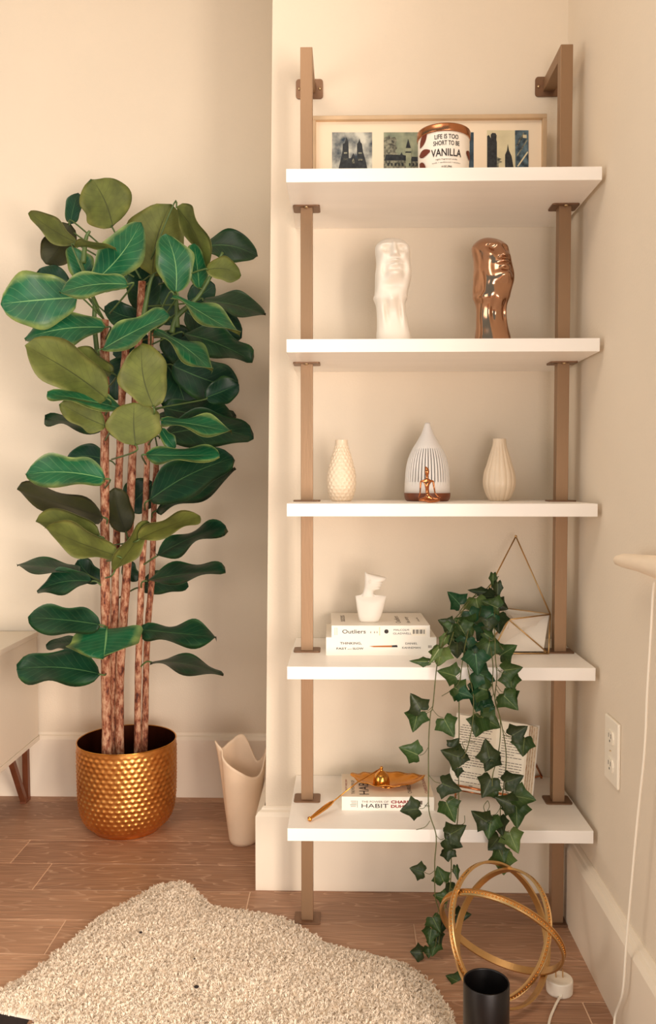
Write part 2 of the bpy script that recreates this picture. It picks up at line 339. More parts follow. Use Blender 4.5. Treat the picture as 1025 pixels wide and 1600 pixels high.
# ------------------------------------------------------------ shelf unit
SZ = [1.5703, 1.2421, .9203, .5958, .2687]; TH = .0257; SW = .305; PX = .272; PY = -.1445; PH = .0128
unit = thing('ladder_shelf', 'tall wall-mounted shelf unit of five white boards on bronze square posts in the corner', 'shelf', (0, PY, 0))
for z in SZ:
    boxo('shelf_board', (-SW, -.30, z-TH), (SW, -.0005, z), M_shelf, unit, .0012)
for s in (-1, 1):
    x = s*PX; tops = [1.874]+[z-TH for z in SZ]; bots = SZ+[0.004]
    for i in range(6):
        a = bots[i]; b = tops[i]
        po = boxo('post', (x-PH, PY-PH, a), (x+PH, PY+PH, b), M_bronze, unit, .001)
        bm = bmesh.new()
        def plate(z0, z1):
            box(bm, (x-.0285, PY-.024, z0), (x+.0285, PY+.024, z1), 0)
        if i < 5:   # plate under foot of post, on board
            v_ = []; n = 5; rr = .006; hx, hy = .0285, .0235
            for (sx, sy, a0) in ((1, 1, 0), (-1, 1, 90), (-1, -1, 180), (1, -1, 270)):
                for k in range(n): q = R(a0+90*k/(n-1)); v_.append((x+sx*(hx-rr)+rr*cos(q), PY+sy*(hy-rr)+rr*sin(q)))
            def plt(zz0, zz1, par):
                m = len(v_); vs_ = [V((p[0], p[1], zz0)) for p in v_]+[V((p[0], p[1], zz1)) for p in v_]
                fs = [tuple(reversed(range(m))), tuple(range(m, 2*m))]+[(k, (k+1) % m, m+(k+1) % m, m+k) for k in range(m)]
                return mk('mounting_plate', vs_, fs, M_bronze_d, par)
            plt(SZ[i], SZ[i]+.003, unit)
            p2 = plt(SZ[i]-TH-.003, SZ[i]-TH, unit)
            lathe('screw', [(.0045, 0), (.0045, -.001), (.003, -.0028), (.0005, -.003)], M_screw, p2, 12, (x, PY-PH-.006, SZ[i]-TH-.003))
        bm.free()
    # top arm to wall and wall plate
    boxo('wall_arm', (x-PH, PY+PH-.0005, 1.874-2*PH), (x+PH, -.002, 1.874), M_bronze, unit, .001)
    v_ = []; rr = .007; hx, hz = .031, .022; zc = 1.874-PH-.0025
    for (sx, sz, a0) in ((1, 1, 0), (-1, 1, 90), (-1, -1, 180), (1, -1, 270)):
        for k in range(5): q = R(a0+90*k/4); v_.append((x+sx*(hx-rr)+rr*cos(q), zc+sz*(hz-rr)+rr*sin(q)))
    m = len(v_); vs_ = [V((p[0], -.0035, p[1])) for p in v_]+[V((p[0], -.0002, p[1])) for p in v_]
    wp = mk('wall_plate', vs_, [tuple(range(m)), tuple(reversed(range(m, 2*m)))]+[(k, m+k, m+(k+1) % m, (k+1) % m) for k in range(m)], M_bronze_d, unit)
    for sx in (-1, 1):
        vs_, fs = lathe_data([(.003, 0), (.003, .001), (.0018, .0022), (.0003, .0024)], 12)
        mk('screw', [V((x+sx*.0235+p.x, -.0035-p.z, zc+p.y)) for p in vs_], fs, M_screw, wp, True)
    boxo('foot_plate', (x-.0285, PY-.024, .0003), (x+.0285, PY+.024, .004), M_bronze_d, unit, .001)
# ------------------------------------------------------------ text helper
def text(s, mat, parent, origin, width=None, size=.01, rot=(pi/2, 0, 0), align='LEFT', name='lettering', bold=0, wrap=None, M=None):
    cu = bpy.data.curves.new('t', 'FONT'); cu.body = s; cu.size = size; cu.align_x = align; cu.resolution_u = 3; cu.extrude = .00005; cu.offset = bold
    o = bpy.data.objects.new('t', cu); COL.objects.link(o); bpy.context.view_layer.update()
    me = bpy.data.meshes.new_from_object(o.evaluated_get(bpy.context.evaluated_depsgraph_get())); bpy.data.objects.remove(o); bpy.data.curves.remove(cu)
    xs = [v.co.x for v in me.vertices] or [0, 1]; w0 = max(xs)-min(xs); x0 = min(xs)
    sx = width/w0 if width else 1
    for v in me.vertices:
        v.co.x = (v.co.x-x0)*sx if align == 'LEFT' else v.co.x*sx
    if wrap:
        c, r = wrap      # wrap round a vertical cylinder, front at -Y
        for v in me.vertices:
            a = v.co.x/r; rr = r+v.co.z
            v.co = V((c[0]+rr*sin(a), c[1]-rr*cos(a), origin[2]+v.co.y))
    else:
        me.transform((Matrix.Translation(V(origin)) @ (M if M else __import__('mathutils').Euler(rot).to_matrix().to_4x4())))
    me.materials.clear(); me.materials.append(mat); me.name = name
    o = bpy.data.objects.new(name, me); link(o, parent); return o
def flatpoly(name, pts, mat, parent, th=.0003, n=V((0, -1, 0))):
    m = len(pts); P = [V(p) for p in pts]; vs_ = P+[p+n*th for p in P]
    fs = [tuple(range(m)), tuple(range(m, 2*m))]+[(k, (k+1) % m, m+(k+1) % m, m+k) for k in range(m)]
    bm = bmesh.new(); vv = [bm.verts.new(v) for v in vs_]
    for f in fs:
        try: bm.faces.new([vv[i] for i in f])
        except ValueError: pass
    return bmo(name, bm, mat, parent)
# ------------------------------------------------------------ shelf 1: photo frame and candle
z1 = SZ[0]
YF = -.045
fr = thing('photo_frame', 'long champagne-coloured frame holding four small dark photos, standing on the top shelf', 'picture frame', (0, YF, z1))
tl = aY(487, 179, YF-.012); trr = aY(855, 179, YF-.012)
x0, x1, zt = tl.x, trr.x, (tl.z+trr.z)/2
fw = .0095
bm = bmesh.new()
box(bm, (x0, YF-.012, zt-fw), (x1, YF+.008, zt), .001, 1); box(bm, (x0, YF-.012, z1), (x1, YF+.008, z1+fw), .001, 1)
box(bm, (x0, YF-.012, z1+fw), (x0+fw, YF+.008, zt-fw), .001, 1); box(bm, (x1-fw, YF-.012, z1+fw), (x1, YF+.008, zt-fw), .001, 1)
bmo('frame_moulding', bm, M_frame, fr)
boxo('mat_board', (x0+fw, YF-.001, z1+fw), (x1-fw, YF+.006, zt-fw), M_matb, fr)
def sky(name, c1, c2, sc_, det=5):
    m = mat(name, c1, .35, scale=sc_, rgb2=c2); return m
S1 = sky('print_sky_storm', (214, 212, 196), (26, 48, 66), 28); S2 = sky('print_sky_pale', (168, 172, 142), (112, 122, 104), 30)
S3 = sky('print_blue_dark', (58, 78, 92), (28, 46, 60), 60); S4 = sky('print_sky_cream', (226, 214, 176), (206, 194, 158), 20)
D1 = sky('print_building_dark', (46, 48, 50), (14, 20, 26), 130); D2 = sky('print_building_grey', (152, 150, 128), (56, 56, 48), 160); D3 = sky('print_blue_lattice', (96, 122, 134), (30, 48, 60), 80)
FL = lambda x, y: (500+x/4.27, 170+y/4.27)
FR = lambda x, y: (640+x/4.457, 170+y/4.457)
def onf(fn, pts, k): return [aY(*fn(x, y), YF-.0012-.0003*k) for x, y in pts]
def photo(fn, r, sky_, shapes):
    a, b, c, d = r
    ph = flatpoly('photo_print', onf(fn, [(a, b), (c, b), (c, d), (a, d)], 0), sky_, fr)
    for k, (pts, m) in enumerate(shapes): flatpoly('print_shape', onf(fn, pts, k+1), m, ph)
photo(FL, (80, 157, 348, 470), S1, [
    ([(118, 470), (125, 395), (140, 330), (150, 280), (152, 235), (165, 228), (172, 205), (178, 190), (184, 205), (190, 228), (192, 330), (206, 330), (222, 295), (240, 330), (247, 330), (247, 235), (256, 222), (263, 198), (270, 222), (280, 235), (288, 290), (303, 340), (315, 395), (320, 470)], D1),
    ([(160, 290), (182, 290), (182, 300), (160, 300)], D2), ([(158, 330), (184, 330), (184, 342), (158, 342)], D2), ([(256, 290), (278, 290), (280, 300), (256, 300)], D2), ([(256, 335), (284, 335), (286, 347), (256, 347)], D2), ([(214, 345), (222, 330), (230, 345), (230, 365), (214, 365)], D2)])
photo(FL, (425, 157, 712, 470), S2, [
    ([(425, 470), (425, 200), (440, 185), (462, 178), (480, 192), (500, 188), (512, 210), (505, 240), (515, 262), (500, 285), (520, 300), (505, 330), (515, 470)], D2),
    ([(440, 470), (440, 345), (470, 330), (560, 335), (600, 345), (700, 350), (712, 470)], D2),
    ([(430, 345), (440, 305), (535, 308), (545, 290), (552, 308), (575, 312), (580, 345)], D1), ([(605, 350), (612, 320), (690, 322), (712, 350)], D1),
    ([(573, 400), (573, 300), (567, 290), (567, 270), (574, 262), (610, 262), (614, 275), (608, 300), (608, 400)], S2),
    ([(572, 262), (588, 200), (606, 262)], D1), ([(570, 285), (608, 285), (608, 293), (570, 293)], D1)]+
    [([(450+i*24, 362), (460+i*24, 362), (460+i*24, 380), (450+i*24, 380)], D1) for i in range(9) if i not in (5,)])
photo(FL, (775, 157, 1025, 470), S3, [([(900, 470), (930, 300), (960, 250), (985, 300), (1000, 470)], D1)])
photo(FR, (538, 150, 828, 480), S4, [
    ([(540, 480), (540, 190), (552, 182), (565, 205), (565, 180), (575, 168), (598, 170), (606, 185), (604, 215), (608, 235), (608, 480)], D1),
    ([(608, 335), (640, 350), (625, 358), (645, 370), (620, 380), (620, 480), (608, 480)], D2),
    ([(665, 480), (665, 320), (678, 290), (684, 245), (692, 290), (710, 330), (722, 400), (735, 480)], D1),
    ([(738, 480), (734, 150), (828, 150), (828, 480)], D3),
    ([(742, 260), (748, 262), (800, 170), (792, 165)], D2), ([(742, 330), (750, 332), (822, 220), (816, 212)], D2), ([(748, 400), (758, 402), (826, 305), (820, 296)], S4), ([(790, 180), (815, 182), (815, 205), (788, 202)], S4)])
# candle
cc = V((0.0115, -.2, z1)); CRd = .0535
can = thing('jar_candle', 'white jar candle with copper lid and hand-lettered label in front of the framed photos', 'candle', cc)
ctz = aY(690, 212, -.25).z
zt_ = 1.660
jar = lathe('jar', smooth_prof([(.048, 0), (.0505, .004), (.051, .012), (.0515, .03), (CRd-.001, .06), (CRd-.001, zt_-z1)], 4), M_white, can, 64, cc)
lathe('lid', [(CRd-.002, zt_-z1), (CRd+.0006, zt_-z1+.0005), (CRd+.0012, zt_-z1+.002), (CRd+.0012, zt_-z1+.013), (CRd, zt_-z1+.0155), (.049, zt_-z1+.017), (.047, zt_-z1+.0165), (0.0001, zt_-z1+.0165)], M_lid, can, 64, cc)
RR = CRd-.0004
def ctext(s, ypix, wpx, size, bold=.0):
    z = aY(690, ypix, -.2535).z
    return text(s, M_ink, can, (0, 0, z), width=wpx*.001295, size=size, align='CENTER', wrap=((cc.x+.0, cc.y), RR), bold=bold)
ctext('LIFE IS TOO', 216, 38, .0125, .0002); ctext('SHORT TO BE', 226, 42, .0125, .0002); ctext('VANILLA', 243, 49, .0205, .0003)
ctext('highly fragranced candle', 249, 34, .004); ctext('vanilla + sandalwood + bourbon', 254, 46, .0035); ctext('14 OZ (396g)', 261, 16, .005, .0001)
def cleaf(ax, zc, L_, W_, ang):   # brown printed leaf wrapped on the jar
    pts = []
    for k in range(16):
        t = k/15; pts.append((t*L_, W_*sin(pi*t)**.8*(1-.3*t)))
    for k in range(14, 0, -1):
        t = k/15; pts.append((t*L_, -W_*sin(pi*t)**.8*(1-.3*t)))
    vs_ = []
    for x, y in pts:
        X = x*cos(ang)-y*sin(ang); Z = x*sin(ang)+y*cos(ang); a = ax+X/RR
        vs_.append(V((cc.x+(RR+.0002)*sin(a), cc.y-(RR+.0002)*cos(a), z1+zc+Z)))
    n = len(vs_); fs = [(k, k+1, n-1-k, n-k) if k else (0, 1, n-1) for k in range(0, 14)]
    mk('printed_leaf', vs_, fs, M_brown, can)
cleaf(-1.22, .068, .034, .010, R(48)); cleaf(-1.28, .053, .036, .009, R(2)); cleaf(-1.25, .038, .03, .009, R(-42)); cleaf(1.42, .05, -.03, .010, R(-10))
# ------------------------------------------------------------ shelf 2: two heads
z2 = SZ[1]; K = .0001567
HT = [(-130, 245, 715, .036, 0), (0, 240, 705, .035, 0), (140, 250, 672, .030, 0), (240, 250, 652, .028, 0), (340, 245, 634, .028, .002), (420, 232, 628, .031, .005), (480, 212, 634, .037, .007),
      (540, 205, 652, .043, .005), (640, 210, 682, .047, .004), (740, 215, 700, .049, .005), (840, 222, 706, .048, .003), (940, 236, 694, .046, 0), (1040, 236, 687, .043, -.003), (1140, 224, 686, .040, -.007),
      (1215, 228, 682, .036, -.011), (1265, 262, 650, .030, -.014), (1310, 320, 585, .020, -.016), (1338, 400, 510, .008, -.017), (1344, 448, 462, .001, -.017)]
def head_mesh(G=1.9):
    nz, na = 150, 128; vs_ = []; fs = []
    g = lambda a, s: exp(-(a/s)**2)
    for i in range(nz+1):
        t = i/nz; h = -130+1474*(1-(1-t)**1.35) if True else 0
        l, r, dp, fw_ = interp(HT, h)
        rx = (r-l)/2*K; xc = ((r+l)/2-455)*K; z = (h+130)*K
        for k in range(na):
            a = 2*pi*k/na; ca, sa = cos(a), sin(a); e = .82
            x = rx*abs(ca)**e*(1 if ca > 0 else -1); y = dp*.92*abs(sa)**e*(1 if sa > 0 else -1)
            fr_ = max(0, -sa)**.8     # front weight
            X = x+.0; d = 0
            # nose ridge, widening downwards
            if 1000 < h < 1260: 
                tt = (1240-h)/220; wd = .0035+.0045*max(0, min(1, tt)); d += .0125*max(0, min(1, tt+.15))*exp(-abs((X-.002)/wd)**3)*min(1, (h-1000)/22)
            d += .0065*g(X-.002, .0085)*g(h-955, 26)      # upper lip
            d += .0060*g(X-.002, .0080)*g(h-895, 26)      # lower lip
            d -= .0060*g(X-.002, .013)*g(h-925, 12)        # mouth line
            d -= .0040*g(X-.002, .010)*g(h-845, 22)
            d += .0090*g(X-.002, .015)*g(h-770, 55)       # chin
            d -= .0045*g(X, .02)*g(h-640, 50)
            d += .0055*g(X-.001, .010)*g(h-440, 70)       # throat
            d -= .0080*(g(X-.017, .009)+g(X+.014, .009))*g(h-1140, 50)  # eyes
            d += .0038*(g(X-.017, .012)+g(X+.015, .012))*g(h-1205, 26)  # brow
            d += .0035*(g(X-.022, .007)+g(X+.022, .007))*g(h-1050, 60)  # cheekbones
            d -= .0050*(g(X-.021, .006)+g(X+.019, .006))*g(h-850, 110)  # hollow cheeks
            d -= .0050*(g(X-.016, .004)+g(X+.010, .004))*g(h-330, 110)  # neck grooves
            d += .0030*(g(X-.023, .005)+g(X+.020, .005))*g(h-300, 160)
            sd = abs(ca)
            side = -.0035*g(h-620, 160)*g(sa+.15, .35)*sd+.003*g(h-520, 40)*g(sa+.1, .5)*sd
            vs_.append(V((xc+x+side*(1 if ca > 0 else -1), fw_*-1+y-d*fr_*G, z)))
    for i in range(nz):
        for k in range(na):
            k2 = (k+1) % na; fs.append((i*na+k, i*na+k2, (i+1)*na+k2, (i+1)*na+k))
    fs.append(tuple(range(na-1, -1, -1))); fs.append(tuple(nz*na+k for k in range(na)))
    me = bpy.data.meshes.new('abstract_head'); me.from_pydata([tuple(v) for v in vs_], [], fs); me.update()
    me.polygons.foreach_set('use_smooth', [True]*len(me.polygons)); return me
hm = head_mesh()
h1 = bpy.data.objects.new('head_sculpture', hm); COL.objects.link(h1); hm.materials.append(M_whitem)
h1.location = aY(613, 527, -.185); h1.location.z = z2
tag(h1, 'white abstract elongated head sculpture looking upward on the second shelf', 'sculpture')
hm2 = head_mesh(.85); hm2.materials.clear(); hm2.materials.append(M_copperh)
h2 = bpy.data.objects.new('head_sculpture', hm2); COL.objects.link(h2)
h2.location = aY(768, 527, -.175); h2.location.z = z2; h2.rotation_euler.z = R(19); h2.scale = (1.0, 1.04, 1.01)
tag(h2, 'shiny copper abstract elongated head sculpture, turned to the right', 'sculpture')
# ------------------------------------------------------------ shelf 3: vases, diffuser, figure
z3 = SZ[2]; k3 = 1.79/F/12.8
def vprof(rows, ybot): return smooth_prof([(w_/2*k3, (ybot-y)*k3) for y, w_ in rows], 10)
pr = vprof([(1450, 370), (1400, 440), (1290, 530), (1150, 580), (1000, 585), (850, 560), (700, 480), (550, 400), (420, 320), (320, 262), (222, 245)], 1450)
def dimp(a, z, r, i):
    u = a/(2*pi)*17; v = z/.0078; row = round(v); du = u+(.5 if row % 2 else 0); du -= round(du); dv = v-row
    f_ = min(1, max(0, (pr[-1][1]-z-.008)/.01))
    return -.0024*exp(-(du*du+dv*dv)/.12)*f_+.0003*f_
c = aZ(533.5, 783.5, z3); c.y += .008; c.z = z3
va = lathe('bud_vase', pr, M_cream, None, 176, c, dimp, capt=False); tag(va, 'small cream bottle vase with dimpled skin, left of the white diffuser', 'vase')
pr2 = vprof([(1445, 330), (1390, 440), (1270, 560), (1130, 640), (1000, 645), (850, 600), (700, 500), (560, 420), (440, 345), (330, 285), (185, 255)], 1445)
def ribs(a, z, r, i): 
    f_ = min(1, max(0, (pr2[-1][1]-z-.006)/.02)); return (abs(sin(a*7.5))**.7-.6)*.0016*f_
c = aZ(780.5, 783, z3); c.y += .006; c.z = z3
vb = lathe('bud_vase', pr2, M_cream, None, 180, c, ribs, capt=False); tag(vb, 'small cream bottle vase with vertical ribs, right of the white diffuser', 'vase')
for o in (va, vb):
    md = o.modifiers.new('s', 'SOLIDIFY'); md.thickness = .002; md.offset = -1
dc = aZ(667.5, 783, z3); dc.y = -.115; dc.x = aY(667.5, 780, -.115).x; dc.z = z3; kd = 1.82/F/10.25
dif = thing('aroma_diffuser', 'white slotted teardrop diffuser on a walnut base in the middle of the third shelf', 'diffuser', dc)
P = lambda rows, yb: smooth_prof([(w_/2*kd, (yb-y)*kd) for y, w_ in rows], 5)
lathe('base', P([(1370, 640), (1350, 690), (1310, 725), (1240, 735)], 1370), M_wood, dif, 64, dc)
shell = [(1240, 725), (1150, 722), (1065, 716), (1000, 708), (900, 696), (800, 668), (700, 622), (620, 560), (535, 480), (460, 385), (380, 290), (300, 200), (220, 140), (160, 100), (125, 84)]
sp_ = [(w_/2*kd, (1370-y)*kd) for y, w_ in shell]
n = 42*4; vs_, fs = lathe_data(sp_, n, dc, None, False, True)
keep = []
for fi, f in enumerate(fs[:-1]):
    i, k = divmod(fi, n)
    if 2 <= i <= 7 and k % 4 == 0: continue
    keep.append(f)
keep.append(fs[-1])
so = mk('shade', vs_, keep, M_diff, dif, True); md = so.modifiers.new('s', 'SOLIDIFY'); md.thickness = .0016; md.offset = -1
lathe('dark_inner_body', [(r-.006, z) for r, z in sp_[:10]], M_dark, dif, 48, dc)  # dark inner body added so the slots look deep in shade
# seated figure
def skinned(name, joints_, edges, mat_, parent=None, root=0, sub=2):
    me = bpy.data.meshes.new(name); me.from_pydata([j[:3] for j in joints_], edges, []); me.update()
    o = bpy.data.objects.new(name, me); COL.objects.link(o)
    md = o.modifiers.new('skin', 'SKIN'); sl = me.skin_vertices[0].data
    for i, j in enumerate(joints_):
        sl[i].radius = (j[3], j[4] if len(j) > 4 else j[3]); sl[i].use_root = (i == root)
    md.use_smooth_shade = True
    m2_ = o.modifiers.new('sub', 'SUBSURF'); m2_.levels = sub; m2_.render_levels = sub
    bpy.context.view_layer.update()
    me2 = bpy.data.meshes.new_from_object(o.evaluated_get(bpy.context.evaluated_depsgraph_get()))
    bpy.data.objects.remove(o); me2.materials.clear(); me2.materials.append(mat_); me2.name = name
    me2.polygons.foreach_set('use_smooth', [True]*len(me2.polygons))
    o = bpy.data.objects.new(name, me2); link(o, parent); return o
kf = 1.72/F/10.25
fc = aZ(671.5, 785.5, z3); fc.y = -.222; fc.z = z3
def fj(x, y, d, r, r2=None): return ((x-552)*kf, d, (1385-y)*kf, r*kf, (r2 or r)*kf)
J = [fj(545, 1310, 0, 52, 36), fj(528, 1215, .001, 40, 28), fj(522, 1110, 0, 62, 34), fj(522, 1050, .001, 40, 26), fj(522, 1000, .001, 20), fj(522, 960, .0, 24), fj(522, 905, -.001, 42, 42), fj(520, 860, -.0005, 38), fj(505, 830, .001, 14), fj(505, 812, .002, 12),
     fj(425, 1045, .001, 20), fj(418, 1150, .002, 15), fj(412, 1240, -.001, 12), fj(395, 1290, -.006, 10), fj(385, 1305, -.010, 9),
     fj(622, 1045, .001, 20), fj(636, 1150, .002, 15), fj(650, 1240, -.001, 12), fj(700, 1300, -.006, 10), fj(725, 1308, -.010, 9),
     fj(470, 1330, -.003, 30), fj(395, 1340, -.010, 24), fj(470, 1355, -.016, 18), fj(560, 1365, -.017, 16), fj(600, 1368, -.0165, 13),
     fj(625, 1330, -.003, 30), fj(712, 1345, -.010, 24), fj(640, 1362, -.018, 18), fj(560, 1372, -.021, 15), fj(510, 1372, -.0215, 12)]
E_ = [(0, 1), (1, 2), (2, 3), (3, 4), (4, 5), (5, 6), (6, 7), (7, 8), (8, 9), (3, 10), (10, 11), (11, 12), (12, 13), (13, 14), (3, 15), (15, 16), (16, 17), (17, 18), (18, 19), (0, 20), (20, 21), (21, 22), (22, 23), (23, 24), (0, 25), (25, 26), (26, 27), (27, 28), (28, 29)]
fg = skinned('meditating_figurine', J, E_, M_copper); 
zmin = min(v.co.z for v in fg.data.vertices); fg.location = (fc.x, fc.y, z3-zmin)
tag(fg, 'tiny copper figurine sitting cross-legged in front of the white diffuser', 'figurine')
# ------------------------------------------------------------ books
def book(name, label, c0, wdt, dep, th, rotz, cov, pages, group=None, bevel=.0):
    """c0 = front left bottom corner (spine towards the viewer), rotated about it"""
    t = thing(name, label, 'book', c0, group); M_ = Matrix.Translation(V(c0)) @ Matrix.Rotation(rotz, 4, 'Z')
    bm = bmesh.new(); box(bm, (0, 0, 0), (wdt, dep, .0012), M=M_); box(bm, (0, 0, th-.0012), (wdt, dep, th), M=M_); box(bm, (0, 0, .0012), (wdt, .0018, th-.0012), M=M_)
    bmo('cover', bm, cov, t)
    boxo('page_block', (.002, .0018, .0013), (wdt-.003, dep-.003, th-.0013), pages, t, M=M_)
    return t, M_
z4 = SZ[3]
c0 = aZ(509.5, 1024, z4); c0.z = z4
b2, Mb2 = book('paperback_book', 'white paperback with a printed pencil on its spine, lower book under the bust', c0, .233, .16, .0385, R(1.0), M_cover, M_paper)
def onspine(Mb, x, z, s, wd, size, m, par, bold=0):
    return text(s, m, par, (0, 0, 0), width=wd, size=size, M=Mb @ Matrix.Translation(V((x, -.0003, z))) @ Matrix.Rotation(pi/2, 4, 'X'), bold=bold)
u = .00134
onspine(Mb2, 22*u, .0235, 'THINKING,', 34*u, .0068, M_ink, b2, .0001); onspine(Mb2, 16.5*u, .0125, 'FAST', 16*u, .0062, M_ink, b2, .0001); onspine(Mb2, 34*u, .0125, 'and', 6*u, .0035, M_ink, b2); onspine(Mb2, 42*u, .0125, 'SLOW', 17*u, .0062, M_ink, b2, .0001)
onspine(Mb2, 125*u, .0235, 'DANIEL', 19*u, .0058, M_ink, b2); onspine(Mb2, 120*u, .0145, 'KAHNEMAN', 29*u, .0058, M_ink, b2)
def quad(Mb, x0_, z0_, x1_, z1_, m, par, name='printed_mark', pts=None):
    P_ = pts or [(x0_, z0_), (x1_, z0_), (x1_, z1_), (x0_, z1_)]
    return flatpoly(name, [Mb @ V((x, -.0001, z)) for x, z in P_], m, par, .0002)
quad(Mb2, 0, 0, 0, 0, M_orange, b2, 'printed_pencil', [(68*u, .0195), (75*u, .0205), (104*u, .0215), (104*u, .0175), (75*u, .0175)])
quad(Mb2, 0, 0, 0, 0, M_ink, b2, 'printed_pencil', [(104*u, .0215), (112*u, .0222), (113*u, .0175), (104*u, .0175)])
for k in range(5): quad(Mb2, (161+k*1.2)*u, .016, (161.6+k*1.2)*u, .0215, M_inkg, b2)
c1 = aZ(518, 996, z4+.0385); c1.z = z4+.0386
b1, Mb1 = book('paperback_book', 'white paperback with a barcode sticker on its spine, lying under the white bust', c1, .208, .165, .025, R(1.5), M_cover, M_paper)
onspine(Mb1, 17*u, .0085, 'Outliers', 37*u, .0115, M_ink, b1, .0001)
for xx in (5, 8): quad(Mb1, xx*u, .005, (xx+1)*u, .021, M_frame, b1)
for xx in (61, 67, 71): onspine(Mb1, xx*u, .009, 'i', 1.5*u, .006, M_inkg, b1)
quad(Mb1, 75*u, .004, 76.5*u, .022, M_frame, b1)
quad(Mb1, 0, 0, 0, 0, M_ink, b1, 'printed_roundel', [((86.5+3.4*cos(q*pi/8))*u, .0125+3.4*u*sin(q*pi/8)) for q in range(16)])
onspine(Mb1, 98*u, .0138, 'MALCOLM', 24*u, .0058, M_ink, b1); onspine(Mb1, 97*u, .0062, 'GLADWELL', 29*u, .0058, M_ink, b1)
st = quad(Mb1, 125*u, .0035, 149*u, .0205, M_paperp, b1, 'barcode_sticker')
for k in range(16):
    if k % 5 != 3: flatpoly('barcode_bar', [Mb1 @ V((x, -.0004, z)) for x, z in (((128+k*1.2)*u, .0075), ((128.7+k*1.2)*u, .0075), ((128.7+k*1.2)*u, .0165), ((128+k*1.2)*u, .0165))], M_ink, st, .0002)
def ontop(Mb, th, x, y, s, wd, size, m, par, rot=pi/2): return text(s, m, par, (0, 0, 0), width=wd, size=size, M=Mb @ Matrix.Translation(V((x, y, th+.0002))) @ Matrix.Rotation(rot, 4, 'Z'))
ontop(Mb1, .025, .150, .03, 'Outliers', .09, .016, M_inkg, b1); ontop(Mb1, .025, .170, .03, 'the story', .08, .012, M_inkg, b1); ontop(Mb1, .025, .192, .05, 'of success', .05, .006, M_inkg, b1); ontop(Mb1, .025, .03, .05, 'success', .08, .02, M_inkg, b1)
z5 = SZ[4]
c2 = aZ(534, 1266, z5); c2.z = z5
b3, Mb3 = book('paperback_book', 'white paperback with black and red spine lettering under the gold dish on the lowest shelf', c2, .195, .135, .029, R(.5), M_cover, M_paper)
flatpoly('cover_print', [Mb3 @ V((x, y, .0291)) for x, y in ((.001, .001), (.194, .001), (.194, .134), (.001, .134))], M_cover2, b3, .0001, V((0, 0, 1)))
u5 = .00135
onspine(Mb3, 31*u5, .0165, 'THE POWER OF', 42*u5, .006, M_inkg, b3); onspine(Mb3, 31*u5, .0055, 'HABIT', 42*u5, .0125, M_ink, b3)
onspine(Mb3, 77*u5, .0155, 'CHARLES', 38*u5, .0085, M_red, b3, .0003); onspine(Mb3, 77*u5, .006, 'DUHIGG', 36*u5, .0085, M_red, b3, .0003)
for a, b, c_, d in ((14, .008, 22, .009), (13, .0115, 23, .0125), (15, .015, 23, .016), (14, .019, 23, .020), (24, .006, 24.6, .021), (119, .013, 126, .021), (121, .008, 124, .012)): quad(Mb3, a*u5, b, c_*u5, d, M_inkg, b3)
onspine(Mb3, 130*u5, .008, 'm', 7*u5, .01, M_ink, b3)
ontop(Mb3, .0292, .028, .015, 'THE POWER OF', .08, .010, M_ink, b3); ontop(Mb3, .0292, .058, .012, 'HABIT', .10, .03, M_ink, b3); ontop(Mb3, .0292, .012, .03, 'WHY WE DO', .07, .006, M_red, b3)
ontop(Mb3, .0292, .150, .02, 'CHARLES DUHIGG', .10, .012, M_ink, b3); ontop(Mb3, .0292, .185, .02, 'CHARLES DUHIGG', .10, .010, M_red, b3)
# bust on the books
kb = 1.76/F/5.125
zb = z4+.0386+.025
bp_ = V((aZ(578, 972, zb).x, -.148, zb))
def sections(rows, n=40, e=1.0):
    vs_ = []; fs = []
    for (cx_, cy_, z, rx, ry) in rows:
        for k in range(n):
            a = 2*pi*k/n; ca, sa = cos(a), sin(a)
            vs_.append(V((cx_+rx*abs(ca)**e*(1 if ca > 0 else -1), cy_+ry*abs(sa)**e*(1 if sa > 0 else -1), z)))
    m = len(rows)
    for i in range(m-1):
        for k in range(n): fs.append((i*n+k, i*n+(k+1) % n, (i+1)*n+(k+1) % n, (i+1)*n+k))
    fs.append(tuple(range(n-1, -1, -1))); fs.append(tuple((m-1)*n+k for k in range(n))); return vs_, fs
A_ = Acc()
def q(x, y, rx, ry, dy=0): return ((x-410)*kb, dy, (522-y)*kb, rx*kb, ry*kb)
rows = [q(403, 522, 72, 36), q(405, 505, 82, 42), q(408, 470, 95, 46), q(412, 420, 107, 46), q(415, 360, 118, 40), q(417, 325, 124, 28), q(417, 309, 126, 14), q(410, 303, 100, 12), q(398, 299, 62, 20), q(394, 290, 52, 26)]
A_.add(*sections(rows, 40))
LT = [(112, 368), (160, 366), (200, 366), (235, 364), (270, 355), (290, 348), (312, 338)]
RT = [(112, 374), (118, 384), (124, 402), (132, 440), (138, 470), (143, 492), (148, 512), (153, 530), (160, 540), (170, 541), (180, 535), (188, 520), (195, 509), (201, 514), (207, 515), (212, 504), (217, 505), (223, 509), (230, 497), (238, 493), (246, 496), (252, 488), (258, 462), (266, 445), (285, 441), (312, 452)]
rows = []
for k in range(101):
    y = 112+2*k; l_ = interp(LT, y)[0]; r_ = interp(RT, y)[0]; ry_ = interp([(112, 5), (130, 24), (150, 38), (190, 44), (235, 38), (262, 30), (312, 30)], y)[0]
    rows.append(q((l_+r_)/2, y, (r_-l_)/2, ry_))
rows.reverse(); A_.add(*sections(rows, 36, .85))
